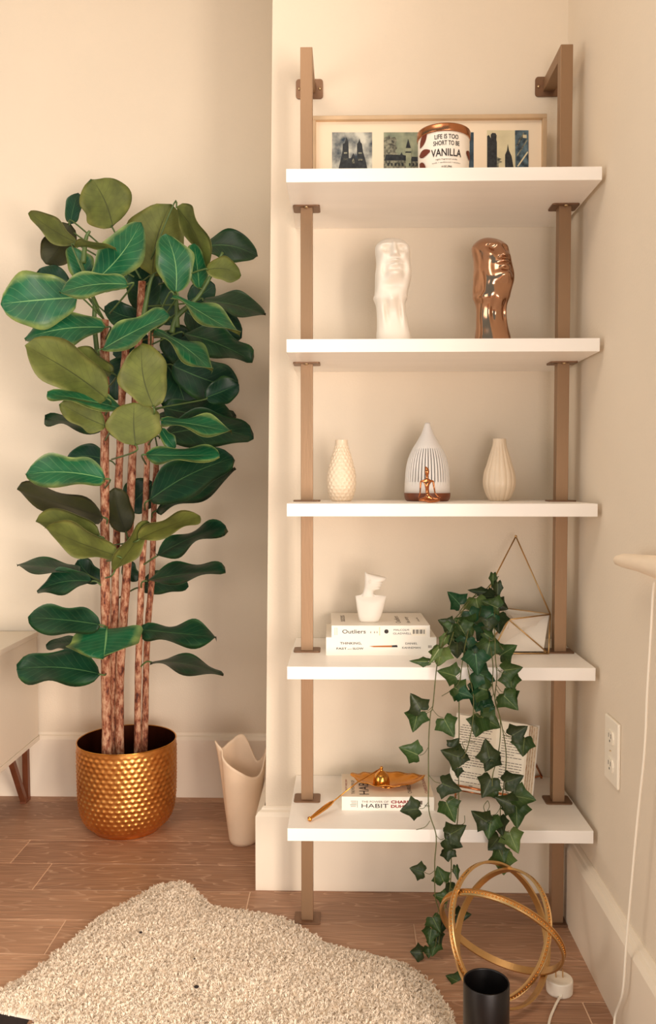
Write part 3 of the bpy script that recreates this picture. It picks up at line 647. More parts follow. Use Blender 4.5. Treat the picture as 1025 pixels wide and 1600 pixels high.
def ball(c_, r, sx=1, sy=1, sz=1, rot=0):
    v, f = lathe_data([(r*sin(pi*k/10)+1e-5, -r*cos(pi*k/10)) for k in range(11)], 16)
    out = []
    for p in v:
        x, y, z = p.x*sx, p.y*sy, p.z*sz; out.append(V((c_[0]+x*cos(rot)-z*sin(rot), c_[1]+y, c_[2]+x*sin(rot)+z*cos(rot))))
    return out, f
A_.add(*ball(((410-410)*kb, -38*kb, (522-188)*kb), 15*kb, .7, .5, 1.2))
bust = A_.obj('bust_sculpture', M_whitem, None, True); bust.data.transform(Matrix.Translation(bp_)); tag(bust, 'small white plaster bust with a cut-off head, standing on the stacked books', 'sculpture')
# ------------------------------------------------------------ planter on shelf 4
pl = thing('wire_planter', 'white faceted planter inside a brass wire pyramid frame at the right of the fourth shelf', 'planter', (.17, -.12, z4))
BR = aZ(857, 1021, z4+.002); BF = aZ(768, 1021, z4+.002); BL = V((.125, -.085, z4+.002)); BB = V((.205, -.05, z4+.002))
TF = aY(795, 967, -.19); TR = aY(860, 961, -.12); TB = aY(788, 946, -.035); TL = aY(744, 966, -.11); 
zr = (TF.z+TR.z)/2; 
for p_ in (TF, TR, TB, TL): p_.z = zr
AP = aY(806, 838, -.05)
def tp(s): c_ = (TF+TR+TB+TL)/4; return [c_+(p_-c_)*s for p_ in (TL, TF, TR, TB)]
lo = [BL+V((.008, -.006, .002)), BF+V((0, .01, .002)), BR+V((-.008, .012, .002)), BB+V((0, 0, .002))]
up = tp(.97); ui = tp(.86)
vs_ = lo+up+ui+[p_+V((0, 0, -.022)) for p_ in ui]
fs = [(3, 2, 1, 0)]+[(i, (i+1) % 4, 4+(i+1) % 4, 4+i) for i in range(4)]+[(4+i, 4+(i+1) % 4, 8+(i+1) % 4, 8+i) for i in range(4)]+[(8+i, 8+(i+1) % 4, 12+(i+1) % 4, 12+i) for i in range(4)]+[(12, 13, 14, 15)]
vs_ = [V(v) for v in vs_]
for i in range(4): pass
mk('ceramic_pot', vs_, fs, M_white, pl)
A_ = Acc(); wr = .0016
for a, b in ((BL, BF), (BF, BR), (BR, BB), (BB, BL), (TL, TF), (TF, TR), (TR, TB), (TB, TL), (TF, BF), (TF, BR), (TR, BR), (TB, BB), (TL, BL), (TF, BL), (AP, TR), (AP, TL), (AP, AP+(TR-AP)*.02)):
    A_.tube([a, b], wr, 8)
A_.add(*ball(AP, .003)); A_.obj('wire_frame', M_brass, pl, True)
# ------------------------------------------------------------ open book and stand on shelf 5
obk = thing('open_book', 'open book with printed pages propped on a copper wire stand behind the ivy', 'book', (.13, -.1, z5+.01))
# book leans back: build in local (u right, v up the page, w out to reader), then rotate
Yb = -.135
Ob = V((.128, -.140, z5+.0115)); tilt = R(17); yawb = R(-9)
MB = Matrix.Translation(Ob) @ Matrix.Rotation(yawb, 4, 'Z') @ Matrix.Rotation(-tilt, 4, 'X') @ Matrix.Rotation(R(6), 4, 'Y')
def bk(uu, vv_, ww): return MB @ V((uu, -ww, vv_))
HB = .158
def page_surface(prof, v0, v1):
    """prof = list of (u, w) across; returns sheet"""
    n = len(prof); vs_ = []; fs = []
    for vv_ in (v0, v1):
        for uu, ww in prof: vs_.append(bk(uu, vv_, ww))
    for i in range(n-1): fs.append((i, i+1, n+i+1, n+i))
    return vs_, fs
left = [(-.088+.088*t, .006+.012*sin(pi*min(1, t*1.05))*(.6+.4*t)) for t in [k/14 for k in range(15)]]
left[-1] = (0, .004)
right = [(.0+.062*t, .004+.028*sin(pi/2*min(1, t*1.3))+.006*t) for t in [k/14 for k in range(15)]]
def block(prof, back, name, m, par=None):
    n = len(prof); vs_ = []; 
    for vv_ in (0, HB):
        for uu, ww in prof: vs_.append(bk(uu, vv_, ww))
        for uu, ww in back: vs_.append(bk(uu, vv_, ww))
    m_ = len(prof)+len(back); fs = [(i, (i+1) % m_, m_+(i+1) % m_, m_+i) for i in range(m_)]
    bm = bmesh.new(); vv = [bm.verts.new(v) for v in vs_]
    for f in fs: bm.faces.new([vv[i] for i in f])
    for off in (0, m_):
        k = len(back)
        for i in range(n-1):
            j0 = off+n+min(k-1, int((n-1-i)/(n-1)*(k-1)+.5)) ; j1 = off+n+min(k-1, int((n-2-i)/(n-1)*(k-1)+.5))
            f = [vv[off+i], vv[off+i+1], vv[j1]]+([vv[j0]] if j0 != j1 else [])
            try: bm.faces.new(f)
            except ValueError: pass
    return bmo(name, bm, m, par)
block(left, [(0, 0), (-.088, 0)], 'page_block', M_paperp, obk)
rb = [(.082, .0)]+[(0, 0)]
M_fore = mat('fore_edge_paper', (242, 222, 190), .8, rgb2=(186, 146, 108), scale=420, stretch=(1, 1, .02))
rt = block(right, [(.088, .002), (0, 0)], 'page_block', M_paperp, obk)
for k in range(9):   # loose sheets standing proud of the fore edge
    t = k/8; a0 = bk(.066+.0215*t+.0008, .001, .040-.037*t); a1 = bk(.066+.0215*t+.0008, HB-.001-(k % 3)*.0015, .040-.037*t); b0 = bk(.06+.0215*t, .001, .036-.034*t); b1_ = bk(.06+.0215*t, HB-.001-(k % 3)*.0015, .036-.034*t)
    nrm = (a1-a0).cross(b0-a0).normalized()*.0004
    vs_ = [a0, a1, b1_, b0]; vs_ += [p_+nrm for p_ in vs_]
    mk('page_sheet', vs_, [(0, 1, 2, 3), (7, 6, 5, 4), (0, 4, 5, 1), (1, 5, 6, 2), (2, 6, 7, 3), (3, 7, 4, 0)], M_fore if k % 2 else M_paper, obk)
boxo('cover', (-.092, .0008, -.002), (.090, .0035, HB+.003), M_cover, obk, M=MB)
# printed lines, wrapped on the page curve (flat print)
def prline(prof, v, u0, u1, par, acc):
    n = 7; x = u0
    while x < u1-.002:
        wl = random.uniform(.004, .011); e = min(u1, x+wl); p0 = None
        pts = []
        for k in range(3):
            uu = x+(e-x)*k/2; ww = None
            for (ua, wa), (ub, wb) in zip(prof, prof[1:]):
                if ua <= uu <= ub: ww = wa+(wb-wa)*(uu-ua)/(ub-ua)
            if ww is None: continue
            pts.append((uu, ww))
        for (ua, wa), (ub, wb) in zip(pts, pts[1:]):
            acc.add([bk(ua, v, wa+.0004), bk(ub, v, wb+.0004), bk(ub, v+.0014, wb+.0004), bk(ua, v+.0014, wa+.0004)], [(0, 1, 2, 3)])
        x = e+.0016
A_ = Acc()
for k in range(24):
    v = HB-.022-k*.0052
    if k in (18, 22): continue
    prline(left, v, -.080+(.004 if k in (0, 5, 12) else 0), -.010 if k not in (3, 11, 17) else -.05, None, A_)
prline(left, .010, -.048, -.040, None, A_)
A_.obj('printed_text', M_inkg, obk, False, 'stuff')
A_ = Acc()
for k in range(22):
    if k in (9,): continue
    prline(right, HB-.03-k*.0056, .012, .058 if k % 7 else .04, None, A_)
A_.obj('printed_text', M_inkg, obk, False, 'stuff')
# copper stand
std = thing('book_stand', 'thin copper wire stand holding the open book on the lowest shelf', 'stand', (.13, -.09, z5))
A_ = Acc(); wr = .0022
def sp3(uu, vv_, ww): return bk(uu, vv_, ww)
A_.tube([sp3(-.075, -.004, -.002), sp3(-.075, -.004, .030), sp3(-.075, .008, .031)], wr, 8); A_.tube([sp3(.045, -.004, -.002), sp3(.045, -.004, .046), sp3(.045, .007, .047)], wr, 8)
A_.tube([sp3(-.075, -.003, -.003), sp3(.045, -.003, -.003)], wr, 8); A_.tube([sp3(-.075, .008, .031), sp3(.045, .007, .047)], .0028, 8)
t0 = sp3(.06, .125, -.004); g0 = V((.268, -.010, z5+.0025)); g1 = V((.215, -.010, z5+.0025))
A_.tube([sp3(-.075, -.004, -.003), sp3(-.055, .135, -.004), t0, aY(846, 1212, -.014), aY(832, 1215, -.014)], .0026, 8)
for uu in (-.075, .045):
    a = sp3(uu, -.004, .012); A_.tube([a, V((a.x, a.y, z5+.002))], wr, 8)
a = aY(846, 1212, -.014); A_.tube([a, V((a.x, a.y, z5+.002))], .0026, 8)
A_.obj('wire', M_copper, std, True)
# ------------------------------------------------------------ gold dish and snuffer
hz = z5+.0292
dcn = V((aZ(606, 1234, hz).x, -.138, hz))
dish = thing('gold_dish', 'oval leaf-shaped gold dish lying on the book on the lowest shelf', 'dish', dcn)
vs_ = []; fs = []; nr, na = 8, 64
for i in range(nr+1):
    t = i/nr
    for k in range(na):
        a = 2*pi*k/na; rx, ry = .072, .044
        rr = t*(1+.03*sin(9*a)*t); tip = .010*max(0, cos(a))**6*t+.008*max(0, -cos(a))**8*t
        z = .003+.0115*t**2.4+.0015*sin(11*a+1)*t**3+(.006*max(0, cos(a))**5+.008*max(0, -cos(a))**5)*t**3
        vs_.append(V((dcn.x+cos(a)*(rx*rr+tip), dcn.y+sin(a)*ry*rr, dcn.z+z)))
for i in range(nr):
    for k in range(na): fs.append((i*na+k, i*na+(k+1) % na, (i+1)*na+(k+1) % na, (i+1)*na+k))
bo = mk('bowl', vs_, fs, M_goldp, dish, True); md = bo.modifiers.new('s', 'SOLIDIFY'); md.thickness = .0012; md.offset = 0
lathe('foot_ring', [(.02, 0), (.021, .001), (.019, .0026), (.018, .0026)], M_goldp, dish, 32, dcn)
sn = thing('candle_snuffer', 'gold candle snuffer, bell in the dish and long handle reaching down to the shelf', 'snuffer', dcn+V((-.01, 0, .004)))
bc = V((aY(596, 1222, -.14).x, -.138, hz+.0036))
lathe('bell', smooth_prof([(.0178, 0), (.0184, .003), (.0172, .011), (.0138, .020), (.0068, .027), (.0034, .0295), (.0032, .0365), (.0012, .0378)], 5), M_goldp, sn, 40, bc)
hp = V((bc.x, bc.y, bc.z+.034)); he = aZ(482, 1281, z5+.005); 
mid = aY(521, 1252, -.215); 
edge = aY(560, 1221, -.175)
tube('rod', [hp, edge, mid], .0014, M_goldp, sn, 8)
d_ = (he-mid).normalized(); L_ = (he-mid).length
pts = [mid+d_*(L_*t) for t in (0, .02, .06, .12, .3, .6, .85, .9, .93, .97, 1.02)]
tube('handle', pts, [.0016, .0028, .003, .0044, .0052, .0045, .0032, .003, .0048, .0052, .001], M_goldp, sn, 16)
# ------------------------------------------------------------ ivy
def ivy_leaf(c_, size, ang, mat_, parent, ny=None, thin=False, depth=0):
    """five-pointed ivy blade, base at the notch; ang = pixel direction of the tip (deg, 90 = down)"""
    out = [(0, .08), (.13, -.03), (.31, -.10), (.45, .00), (.50, .14), (.70, .32), (.50, .45), (.36, .56), (.29, .68), (.14, .90), (0, 1.05)]
    wd = .42 if thin else .92
    def P_(x, y): return (x*wd, y)
    rows = []
    for s in (1, -1):
        for (x, y) in out[1:-1]: pass
    pts = [P_(x, y) for x, y in out]+[P_(-x, y) for x, y in out[-2:0:-1]]
    mid_ = [(0, .06), (0, .25), (0, .45), (0, .65), (0, .85), (0, 1.04)]
    # frame facing the camera with a random lean
    tc = (CAM-c_).normalized(); rt_ = tc.cross(V((0, 0, 1))).normalized()*-1; up_ = rt_.cross(tc)*1
    if up_.z < 0: up_ = -up_
    rt_ = up_.cross(tc)
    if rt_.x < 0: rt_ = -rt_
    a = R(ang); tipd = rt_*cos(a)-up_*sin(a); sd = tc.cross(tipd).normalized()
    lean = random.uniform(-.45, .45); tl2 = random.uniform(-.4, .4)
    tipd2 = (tipd*cos(lean)+tc*sin(lean)).normalized(); sd2 = (sd*cos(tl2)+tc*sin(tl2)).normalized(); n_ = tipd2.cross(sd2).normalized()
    if n_.dot(tc) < 0: n_ = -n_
    org = c_-tipd*size*.5
    def W(x, y): return org+sd2*(x*size)+tipd2*(y*size)+n_*(abs(x)*.28*size-.18*size*(y-.4)**2)
    half = []
    vs_ = []; uv = []
    nO = len(pts)
    for x, y in pts: vs_.append(W(x, y)); uv.append((max(0, min(1, y)), max(-1, min(1, x/.6))))
    for x, y in mid_: vs_.append(W(x, y)+n_*(-.02*size)); uv.append((y, 0))
    fs = []
    M0 = nO
    # right side strip between outline 0..10 and midrib
    mp = [0, 0, 0, 1, 1, 2, 2, 3, 3, 4, 5]
    for side in (0, 1):
        idx = list(range(0, 11)) if side == 0 else [0]+list(range(nO-1, 9, -1))
        for k in range(10):
            a0, a1 = idx[k], idx[k+1]; m0, m1 = M0+mp[k], M0+mp[k+1]
            f = [a0, a1, m1]+([m0] if m0 != m1 else [])
            f = [q_ for i_, q_ in enumerate(f)]
            fs.append(tuple(f) if side == 0 else tuple(reversed(f)))
    nv = len(vs_); n2 = [v-n_*.0006 for v in vs_]
    fs2 = [tuple(i_+nv for i_ in reversed(f)) for f in fs]
    rim = [(i_, (i_+1) % nO, nv+(i_+1) % nO, nv+i_) for i_ in range(nO)]
    me = bpy.data.meshes.new('leaf'); me.from_pydata([tuple(v) for v in vs_+n2], [], fs+fs2+rim); me.update()
    me.materials.append(mat_); ul = me.uv_layers.new(name='UVMap'); uvs = uv+uv
    for lp in me.loops: ul.data[lp.index].uv = uvs[lp.vertex_index]
    me.polygons.foreach_set('use_smooth', [True]*len(me.polygons))
    o = bpy.data.objects.new('leaf', me); link(o, parent); return org, n_, o
ivy = thing('ivy_plant', 'trailing green ivy spilling from the wire planter down to the floor', 'plant', (.06, -.2, z4+.05))
CC = lambda x, y: (620+x/4.271, 1080+y/4.271)
DD = lambda x, y: (630+x/4.1, 830+y/4.1)
EE = lambda x, y: (620+x/2.53, 1330+y/2.53)
YI = -.325
def vine(fn_pts, r=.0013, Y=None):
    pts = [aY(*fn(x, y), yy) for fn, x, y, yy in fn_pts]; return catmull(pts, 6)
vines = [
 vine([(DD, 480, 430, -.19), (DD, 330, 560, -.22), (DD, 250, 720, -.30), (DD, 215, 870, YI), (DD, 190, 1120, YI), (CC, 225, 150, YI), (CC, 213, 330, YI), (CC, 212, 600, YI), (CC, 215, 800, YI), (CC, 262, 960, YI), (CC, 255, 1110, YI), (EE, 150, 60, -.31), (EE, 152, 180, -.30), (EE, 172, 260, -.296), (EE, 165, 380, -.296)]),
 vine([(DD, 520, 440, -.19), (DD, 430, 600, -.25), (DD, 385, 800, YI), (DD, 360, 1000, YI), (CC, 415, 40, YI), (CC, 416, 260, YI), (CC, 412, 500, YI), (CC, 412, 760, YI), (CC, 395, 940, YI), (CC, 365, 1080, YI), (EE, 215, 70, -.31), (EE, 205, 180, -.30), (EE, 165, 290, -.296), (EE, 150, 400, -.296)]),
 vine([(DD, 560, 470, -.17), (DD, 585, 640, -.28), (DD, 590, 800, YI), (DD, 600, 930, YI), (CC, 655, 60, YI), (CC, 690, 180, YI), (CC, 730, 420, YI), (CC, 712, 640, YI), (CC, 690, 800, YI), (CC, 710, 930, YI), (CC, 690, 1010, YI), (CC, 705, 1090, YI), (EE, 415, 30, YI)]),
 vine([(DD, 560, 480, -.17), (DD, 550, 660, -.27), (DD, 575, 860, -.332), (CC, 640, -20, -.332), (CC, 690, 200, -.332), (CC, 680, 400, -.332), (CC, 640, 560, -.332), (CC, 640, 640, -.332)]),
 vine([(DD, 500, 470, -.18), (DD, 400, 680, -.27), (DD, 410, 850, -.33), (DD, 440, 1000, -.33), (CC, 512, 60, -.33), (CC, 505, 220, -.33), (CC, 470, 380, -.33), (CC, 440, 440, -.33)]),
 vine([(DD, 590, 300, -.14), (DD, 560, 340, -.15), (DD, 500, 400, -.17), (DD, 420, 440, -.2), (DD, 360, 520, -.23)]),
 vine([(DD, 610, 290, -.13), (DD, 570, 330, -.15), (DD, 560, 400, -.17), (DD, 480, 460, -.18), (DD, 300, 640, -.25), (DD, 240, 760, -.3)]),
 vine([(DD, 600, 480, -.16), (DD, 580, 560, -.2), (DD, 570, 650, -.25), (DD, 640, 760, -.31)]),
 vine([(DD, 600, 300, -.13), (DD, 595, 350, -.13), (DD, 590, 430, -.15), (DD, 570, 480, -.17)]),
 vine([(DD, 470, 400, -.19), (DD, 400, 480, -.22), (DD, 340, 600, -.26), (DD, 300, 720, -.3), (DD, 270, 800, -.31)]),
]
for vp in vines: tube('vine', vp, .0011, M_vine, ivy, 6)
IV = [  # (frame, x, y, size px of that crop, angle, material)
 (CC, 130, 75, 120, 240, 'd'), (CC, 125, 205, 125, 100, 'g'), (CC, 345, 240, 125, 60, 'g'), (CC, 85, 400, 125, 200, 'g'), (CC, 360, 420, 130, 190, 'd'), (CC, 388, 345, 75, 300, 'd'), (CC, 435, 460, 75, 100, 'd'),
 (CC, 360, 640, 130, 15, 'd'), (CC, 357, 800, 130, 60, 'g'), (CC, 85, 790, 120, 165, 'd'), (CC, 405, 930, 130, 330, 'd'), (CC, 375, 1010, 115, 20, 'd'), (CC, 450, 20, 105, 20, 't'), (CC, 550, 80, 135, 110, 't'), (CC, 545, 245, 135, 110, 'g'),
 (CC, 625, 205, 145, 20, 'g'), (CC, 590, 125, 85, 90, 't'), (CC, 605, 390, 125, 250, 'd'), (CC, 620, 475, 115, 110, 'd'), (CC, 755, 70, 125, 50, 'g'), (CC, 815, 270, 115, 320, 'd'), (CC, 845, 375, 125, 90, 'g'), (CC, 780, 590, 120, 340, 'd'),
 (CC, 603, 640, 130, 120, 'd'), (CC, 650, 685, 85, 60, 'g'), (CC, 722, 735, 120, 200, 'd'), (CC, 850, 710, 135, 10, 'g'), (CC, 800, 825, 145, 95, 'g'), (CC, 552, 840, 120, 210, 'd'), (CC, 620, 905, 135, 100, 'g'), (CC, 692, 900, 110, 80, 'd'),
 (CC, 778, 1005, 130, 60, 'l'), (CC, 645, 1020, 115, 130, 'd'), (CC, 700, 1100, 95, 60, 'g'), (CC, 408, 545, 60, 90, 'd'), (CC, 350, 1090, 70, 120, 'd'),
 (DD, 328, 430, 112, 230, 't'), (DD, 475, 385, 110, 178, 'dn'), (DD, 605, 385, 110, 90, 'dn'), (DD, 575, 320, 90, 95, 'gn'), (DD, 480, 495, 125, 80, 'o'), (DD, 560, 470, 110, 200, 'g'), (DD, 630, 478, 90, 20, 'd'), (DD, 390, 590, 125, 200, 'g'), (DD, 530, 560, 120, 150, 't'),
 (DD, 270, 590, 85, 200, 'd'), (DD, 310, 690, 125, 190, 'g'), (DD, 610, 590, 110, 80, 'd'), (DD, 345, 770, 100, 90, 'd'), (DD, 390, 650, 115, 60, 'g'), (DD, 430, 635, 75, 80, 'o'), (DD, 540, 770, 125, 95, 'g'), (DD, 570, 690, 120, 30, 'gn'), (DD, 670, 765, 115, 330, 'g'),
 (DD, 235, 810, 120, 110, 'o'), (DD, 200, 800, 110, 120, 'on'), (DD, 105, 835, 110, 180, 'gn'), (DD, 280, 910, 120, 200, 'g'), (DD, 700, 885, 115, 350, 'g'), (DD, 690, 975, 115, 90, 'g'), (DD, 690, 1090, 120, 50, 'g'), (DD, 470, 850, 135, 90, 't'), (DD, 520, 930, 135, 20, 't'),
 (DD, 470, 1000, 135, 200, 'g'), (DD, 380, 1030, 115, 30, 'g'), (DD, 480, 1090, 140, 100, 't'), (DD, 250, 720, 110, 110, 'on'), (DD, 400, 740, 105, 100, 't'), (DD, 500, 660, 110, 120, 't'), (DD, 540, 420, 90, 170, 'd'), (DD, 450, 560, 110, 60, 't'), (DD, 540, 620, 110, 80, 'd'), (DD, 360, 720, 90, 130, 'd'), (DD, 455, 780, 100, 70, 't'), (DD, 300, 640, 90, 110, 'g'),
 (EE, 80, 75, 54, 190, 'd'), (EE, 172, 90, 60, 250, 'g'), (EE, 237, 88, 52, 80, 'gn'), (EE, 205, 162, 60, 150, 'd'), (EE, 200, 20, 44, 80, 'd'), (EE, 155, 290, 58, 60, 'g'), (EE, 132, 335, 54, 100, 'g'), (EE, 165, 345, 50, 80, 'd'), (EE, 148, 385, 52, 110, 'g'), (EE, 125, 400, 38, 90, 'g'), (EE, 178, 300, 50, 100, 'd'), (EE, 170, 180, 46, 200, 'g'),
 (EE, 75, 400, 52, 180, 'd'), (EE, 262, 252, 58, 350, 'd'), (EE, 420, 50, 80, 92, 'l')]
IM = {'d': L_ivyd, 'g': L_ivy, 'l': L_ivyl, 't': L_ivyt, 'o': L_ivyl}
allv = [p_ for vp in vines for p_ in vp[2:]]
pet = Acc()
for i_, (fn, x, y, s, ang, m) in enumerate(IV):
    px_, py_ = fn(x, y); sc_ = {CC: 4.271, DD: 4.1, EE: 2.53}[fn]
    Yd = YI-.004-.010*random.random()
    if fn is EE and x < 300: Yd = -.296
    if fn is DD and y < 800: Yd = -.17-(y-350)/450*.13-.015*random.random()
    if fn is DD and y < 800 and x > 560: Yd = min(Yd, -.205)
    c_ = aY(px_, py_, Yd); size = s/sc_*(Yd-CAM.y)/F*1.13
    org, nn, lo_ = ivy_leaf(c_, size, ang+random.uniform(-8, 8), IM[m[0]], ivy, thin=m.endswith('n'))
    best = min(allv, key=lambda p_: (p_-V((org.x, org.y, org.z+.012))).length)
    if (best-org).length < .09:
        md_ = (best+org)/2+V((0, -.003, -.004)); tube('leaf_stalk', catmull([best, md_, org+nn*-.0003], 3), .0006, M_vine, lo_, 5)
for a, b, c_ in (((CC, 220, 865), (CC, 190, 905), (CC, 130, 925)), ((CC, 460, 400), (CC, 440, 340), (CC, 520, 340)), ((CC, 405, 900), (CC, 450, 880), (CC, 452, 830)), ((CC, 355, 0), (CC, 330, 15), (CC, 300, 32)), ((CC, 595, 820), (CC, 580, 770), (CC, 605, 730)), ((CC, 608, 730), (CC, 618, 770), (CC, 595, 815))):
    tube('tendril', catmull([aY(*a[0](*a[1:]), YI), aY(*b[0](*b[1:]), YI-.004), aY(*c_[0](*c_[1:]), YI)], 5), .0007, M_vine, ivy, 5)
lf = thing('fallen_ivy_leaf', 'single green ivy leaf lying on the floor beside the black cylinder', 'leaf', aZ(707, 1531, 0))
p_ = aZ(707, 1529, .004)
ivy_leaf(p_, .026, 200, L_ivy, lf)
# ------------------------------------------------------------ fiddle-leaf fig
figc = V((-.795, .33, 0)); fig = thing('fiddle_leaf_fig', 'tall fiddle-leaf fig with slim trunks in a hammered gold pot by the alcove wall', 'plant', figc)
pr = smooth_prof([(.086, 0), (.092, .002), (.098, .010), (.112, .022), (.125, .045), (.132, .08), (.134, .12), (.135, .18), (.135, .247)], 22)
PHt = .247
def ham(a, z, r, i):
    f_ = max(0, min(1, (z-.012)/.01))*max(0, min(1, (.238-z)/.006))
    u_ = a/(2*pi)*44; v_ = z/.0132; row = math.floor(v_+.5); du = u_+(.5 if row % 2 else 0); du -= round(du); dv = v_-row
    return f_*.0026*(exp(-(du*du+dv*dv)/.09)-.25)
pot = lathe('pot', pr, M_gold, fig, 416, figc, ham, capb=True, capt=False)
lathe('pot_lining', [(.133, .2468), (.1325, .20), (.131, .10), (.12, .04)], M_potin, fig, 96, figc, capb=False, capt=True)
lathe('rim', [(.1325, .2455), (.1356, .2455), (.1360, .2475), (.1345, .2487), (.1328, .2475)], M_goldp, fig, 96, figc, capb=False, capt=False)
lathe('soil', [(.128, .12), (.06, .135), (.001, .14)], M_soil, fig, 48, figc)
TRK = []
def trunk(pts, r, Y0, Y1):
    r *= 1.12
    n = len(pts); P_ = []
    for i, (x, y) in enumerate(pts): P_.append(aY(x, y, Y0+(Y1-Y0)*i/(n-1)))
    P_[-1].z = .13
    P_ = catmull(P_, 8)
    v, f = tube_data(P_, [r*(.85+.25*i/len(P_)) for i in range(len(P_))], 14)
    v = [q_+(noise.noise_vector(q_*40))*r*.16 for q_ in v]
    mk('trunk', v, f, M_bark, fig, True)
    def at_z(z, P_=P_):
        for a, b in zip(P_, P_[1:]):
            if (a.z-z)*(b.z-z) <= 0: return a.lerp(b, (a.z-z)/((a.z-b.z) or 1))
        return P_[0].copy() if z > P_[0].z else P_[-1].copy()
    TRK.append((at_z,))
s = .00178
trunk([(163, 500), (164, 600), (163.5, 800), (165, 950), (166, 1100), (168, 1200)], 6.8*s*.95, .27, .26)
trunk([(200, 520), (192, 591), (187.5, 699), (181, 875), (179, 1000), (180, 1200)], 5.4*s, .36, .33)
trunk([(222, 440), (214, 579), (207.6, 699), (203, 808), (197, 913), (187, 1060), (187, 1200)], 5.8*s, .33, .32)
trunk([(236, 520), (231, 682), (226.5, 808), (220, 934), (216, 1060), (214.5, 1200)], 4.6*s, .32, .31)
trunk([(246, 700), (241, 787), (237, 908), (230, 996), (224, 1200)], 4.4*s, .37, .34)
trunk([(212, 626), (211, 660), (208, 720), (203, 800)], 5*s, .35, .34) if False else None
PA = lambda x, y: (x/2.384, 260+y/2.384)
PB = lambda x, y: (x/2.384, 640+y/2.384)
for pts in ([(PA, 535, 560), (PA, 545, 500), (PA, 560, 430), (PA, 575, 400)], [(PA, 640, 620), (PA, 660, 560), (PA, 735, 490), (PA, 790, 400), (PA, 830, 320)], [(PA, 375, 800), (PA, 352, 600), (PA, 350, 500), (PA, 315, 400), (PA, 300, 350)], [(PA, 310, 360), (PA, 320, 270), (PA, 335, 240)], [(PA, 660, 600), (PA, 658, 520), (PA, 655, 470)]):
    tube('branch', catmull([aY(*fn(x, y), .25) for fn, x, y in pts], 5), [.0075-.004*k/(5*(len(pts)-1)) for k in range(5*(len(pts)-1)+1)], M_stem, fig, 8)
def fig_leaf(fn, b, t, w_, m, Yb_, dY=0, curl=None, seed=0):
    rnd = random.Random(seed*13+5)
    bx, by = fn(*b); tx, ty = fn(*t); w_ = w_/2.384*1.13
    B = aY(bx, by, Yb_); T_ = aY(tx, ty, Yb_+dY); s_ = (Yb_-CAM.y)/F
    ax = T_-B; Ln = ax.length; Lpx = sqrt((bx-tx)**2+(by-ty)**2); a = ax.normalized()
    mid_ = (B+T_)/2; tc = (CAM-mid_).normalized(); sd = tc.cross(a).normalized(); nv_ = a.cross(sd).normalized()
    if nv_.dot(tc) < 0: nv_ = -nv_; sd = -sd
    wt = w_*s_; full = max(wt, .68*Ln if w_/Lpx > .2 else .5*Ln); roll = math.acos(min(1, wt/full*.97))
    under = m in ('U', 'V')
    # choose roll direction so the visible face looks up (top) or down (underside)
    cand = []
    for sg in (1, -1):
        n_ = nv_*cos(roll)+sd*sin(roll)*sg; cand.append((n_.z, sg))
    cand.sort(); sg = cand[0][1] if under else cand[-1][1]
    n_ = (nv_*cos(roll)+sd*sin(roll)*sg).normalized(); s2 = a.cross(n_).normalized()
    nu, nw = 20, 10; vs_ = []; uv = []
    fold = rnd.uniform(.10, .28)*(-1 if under else 1); bend = rnd.uniform(.05, .16) if curl is None else curl; wav = rnd.uniform(.03, .07); ph = rnd.uniform(0, 6)
    skew = rnd.uniform(-.10, .10)
    for i in range(nu+1):
        u_ = i/nu
        wu = (sin(pi*min(1, u_**.82))**.55)*(.70+.42*u_)*(1+.03*sin(u_*11+ph)) if u_ < 1 else 0.03
        wu = min(1.04, wu)
        for j in range(nw+1):
            v_ = -1+2*j/nw
            hw = full/2*max(wu, .012)
            off = fold*abs(v_)*hw-bend*Ln*(4*(u_-.5)**2-1)*.5*(1 if not under else -1)*.6 + wav*Ln*sin(u_*9+ph+(2 if v_ > 0 else 0))*abs(v_)**2
            off += -.10*hw*v_*v_*(1 if not under else -1)
            vs_.append(B+a*(Ln*u_)+s2*(v_*hw*(1+.05*sin(u_*13+ph*3+(3 if v_ > 0 else 0))*abs(v_))+skew*Ln*sin(pi*u_))+n_*off); uv.append((u_, v_))
    fs = []
    for i in range(nu):
        for j in range(nw):
            k = i*(nw+1)+j; fs.append((k, k+1, k+nw+2, k+nw+1))
    # orientation: make front faces look along n_
    f0 = fs[0]; nn = (vs_[f0[1]]-vs_[f0[0]]).cross(vs_[f0[2]]-vs_[f0[0]])
    k0 = fs[nu*nw//2]; nn = (vs_[k0[1]]-vs_[k0[0]]).cross(vs_[k0[2]]-vs_[k0[0]])
    if nn.dot(n_) < 0: fs = [tuple(reversed(f)) for f in fs]
    nv2 = len(vs_); back = [v-n_*.0009 for v in vs_]
    fs2 = [tuple(i_+nv2 for i_ in reversed(f)) for f in fs]
    per = [j for j in range(nw+1)]+[i*(nw+1)+nw for i in range(1, nu+1)]+[nu*(nw+1)+j for j in range(nw-1, -1, -1)]+[i*(nw+1) for i in range(nu-1, 0, -1)]
    rim = [(per[k], per[(k+1) % len(per)], nv2+per[(k+1) % len(per)], nv2+per[k]) for k in range(len(per))]
    me = bpy.data.meshes.new('leaf'); me.from_pydata([tuple(v) for v in vs_+back], [], fs+fs2+rim); me.update()
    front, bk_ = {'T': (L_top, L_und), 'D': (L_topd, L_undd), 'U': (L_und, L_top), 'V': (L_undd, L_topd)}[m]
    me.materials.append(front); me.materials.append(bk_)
    me.polygons.foreach_set('material_index', [0]*len(fs)+[1]*len(fs2)+[0]*len(rim))
    ul = me.uv_layers.new(name='UVMap'); uvs = uv+uv
    for lp in me.loops: ul.data[lp.index].uv = uvs[lp.vertex_index]
    me.polygons.foreach_set('use_smooth', [True]*len(me.polygons))
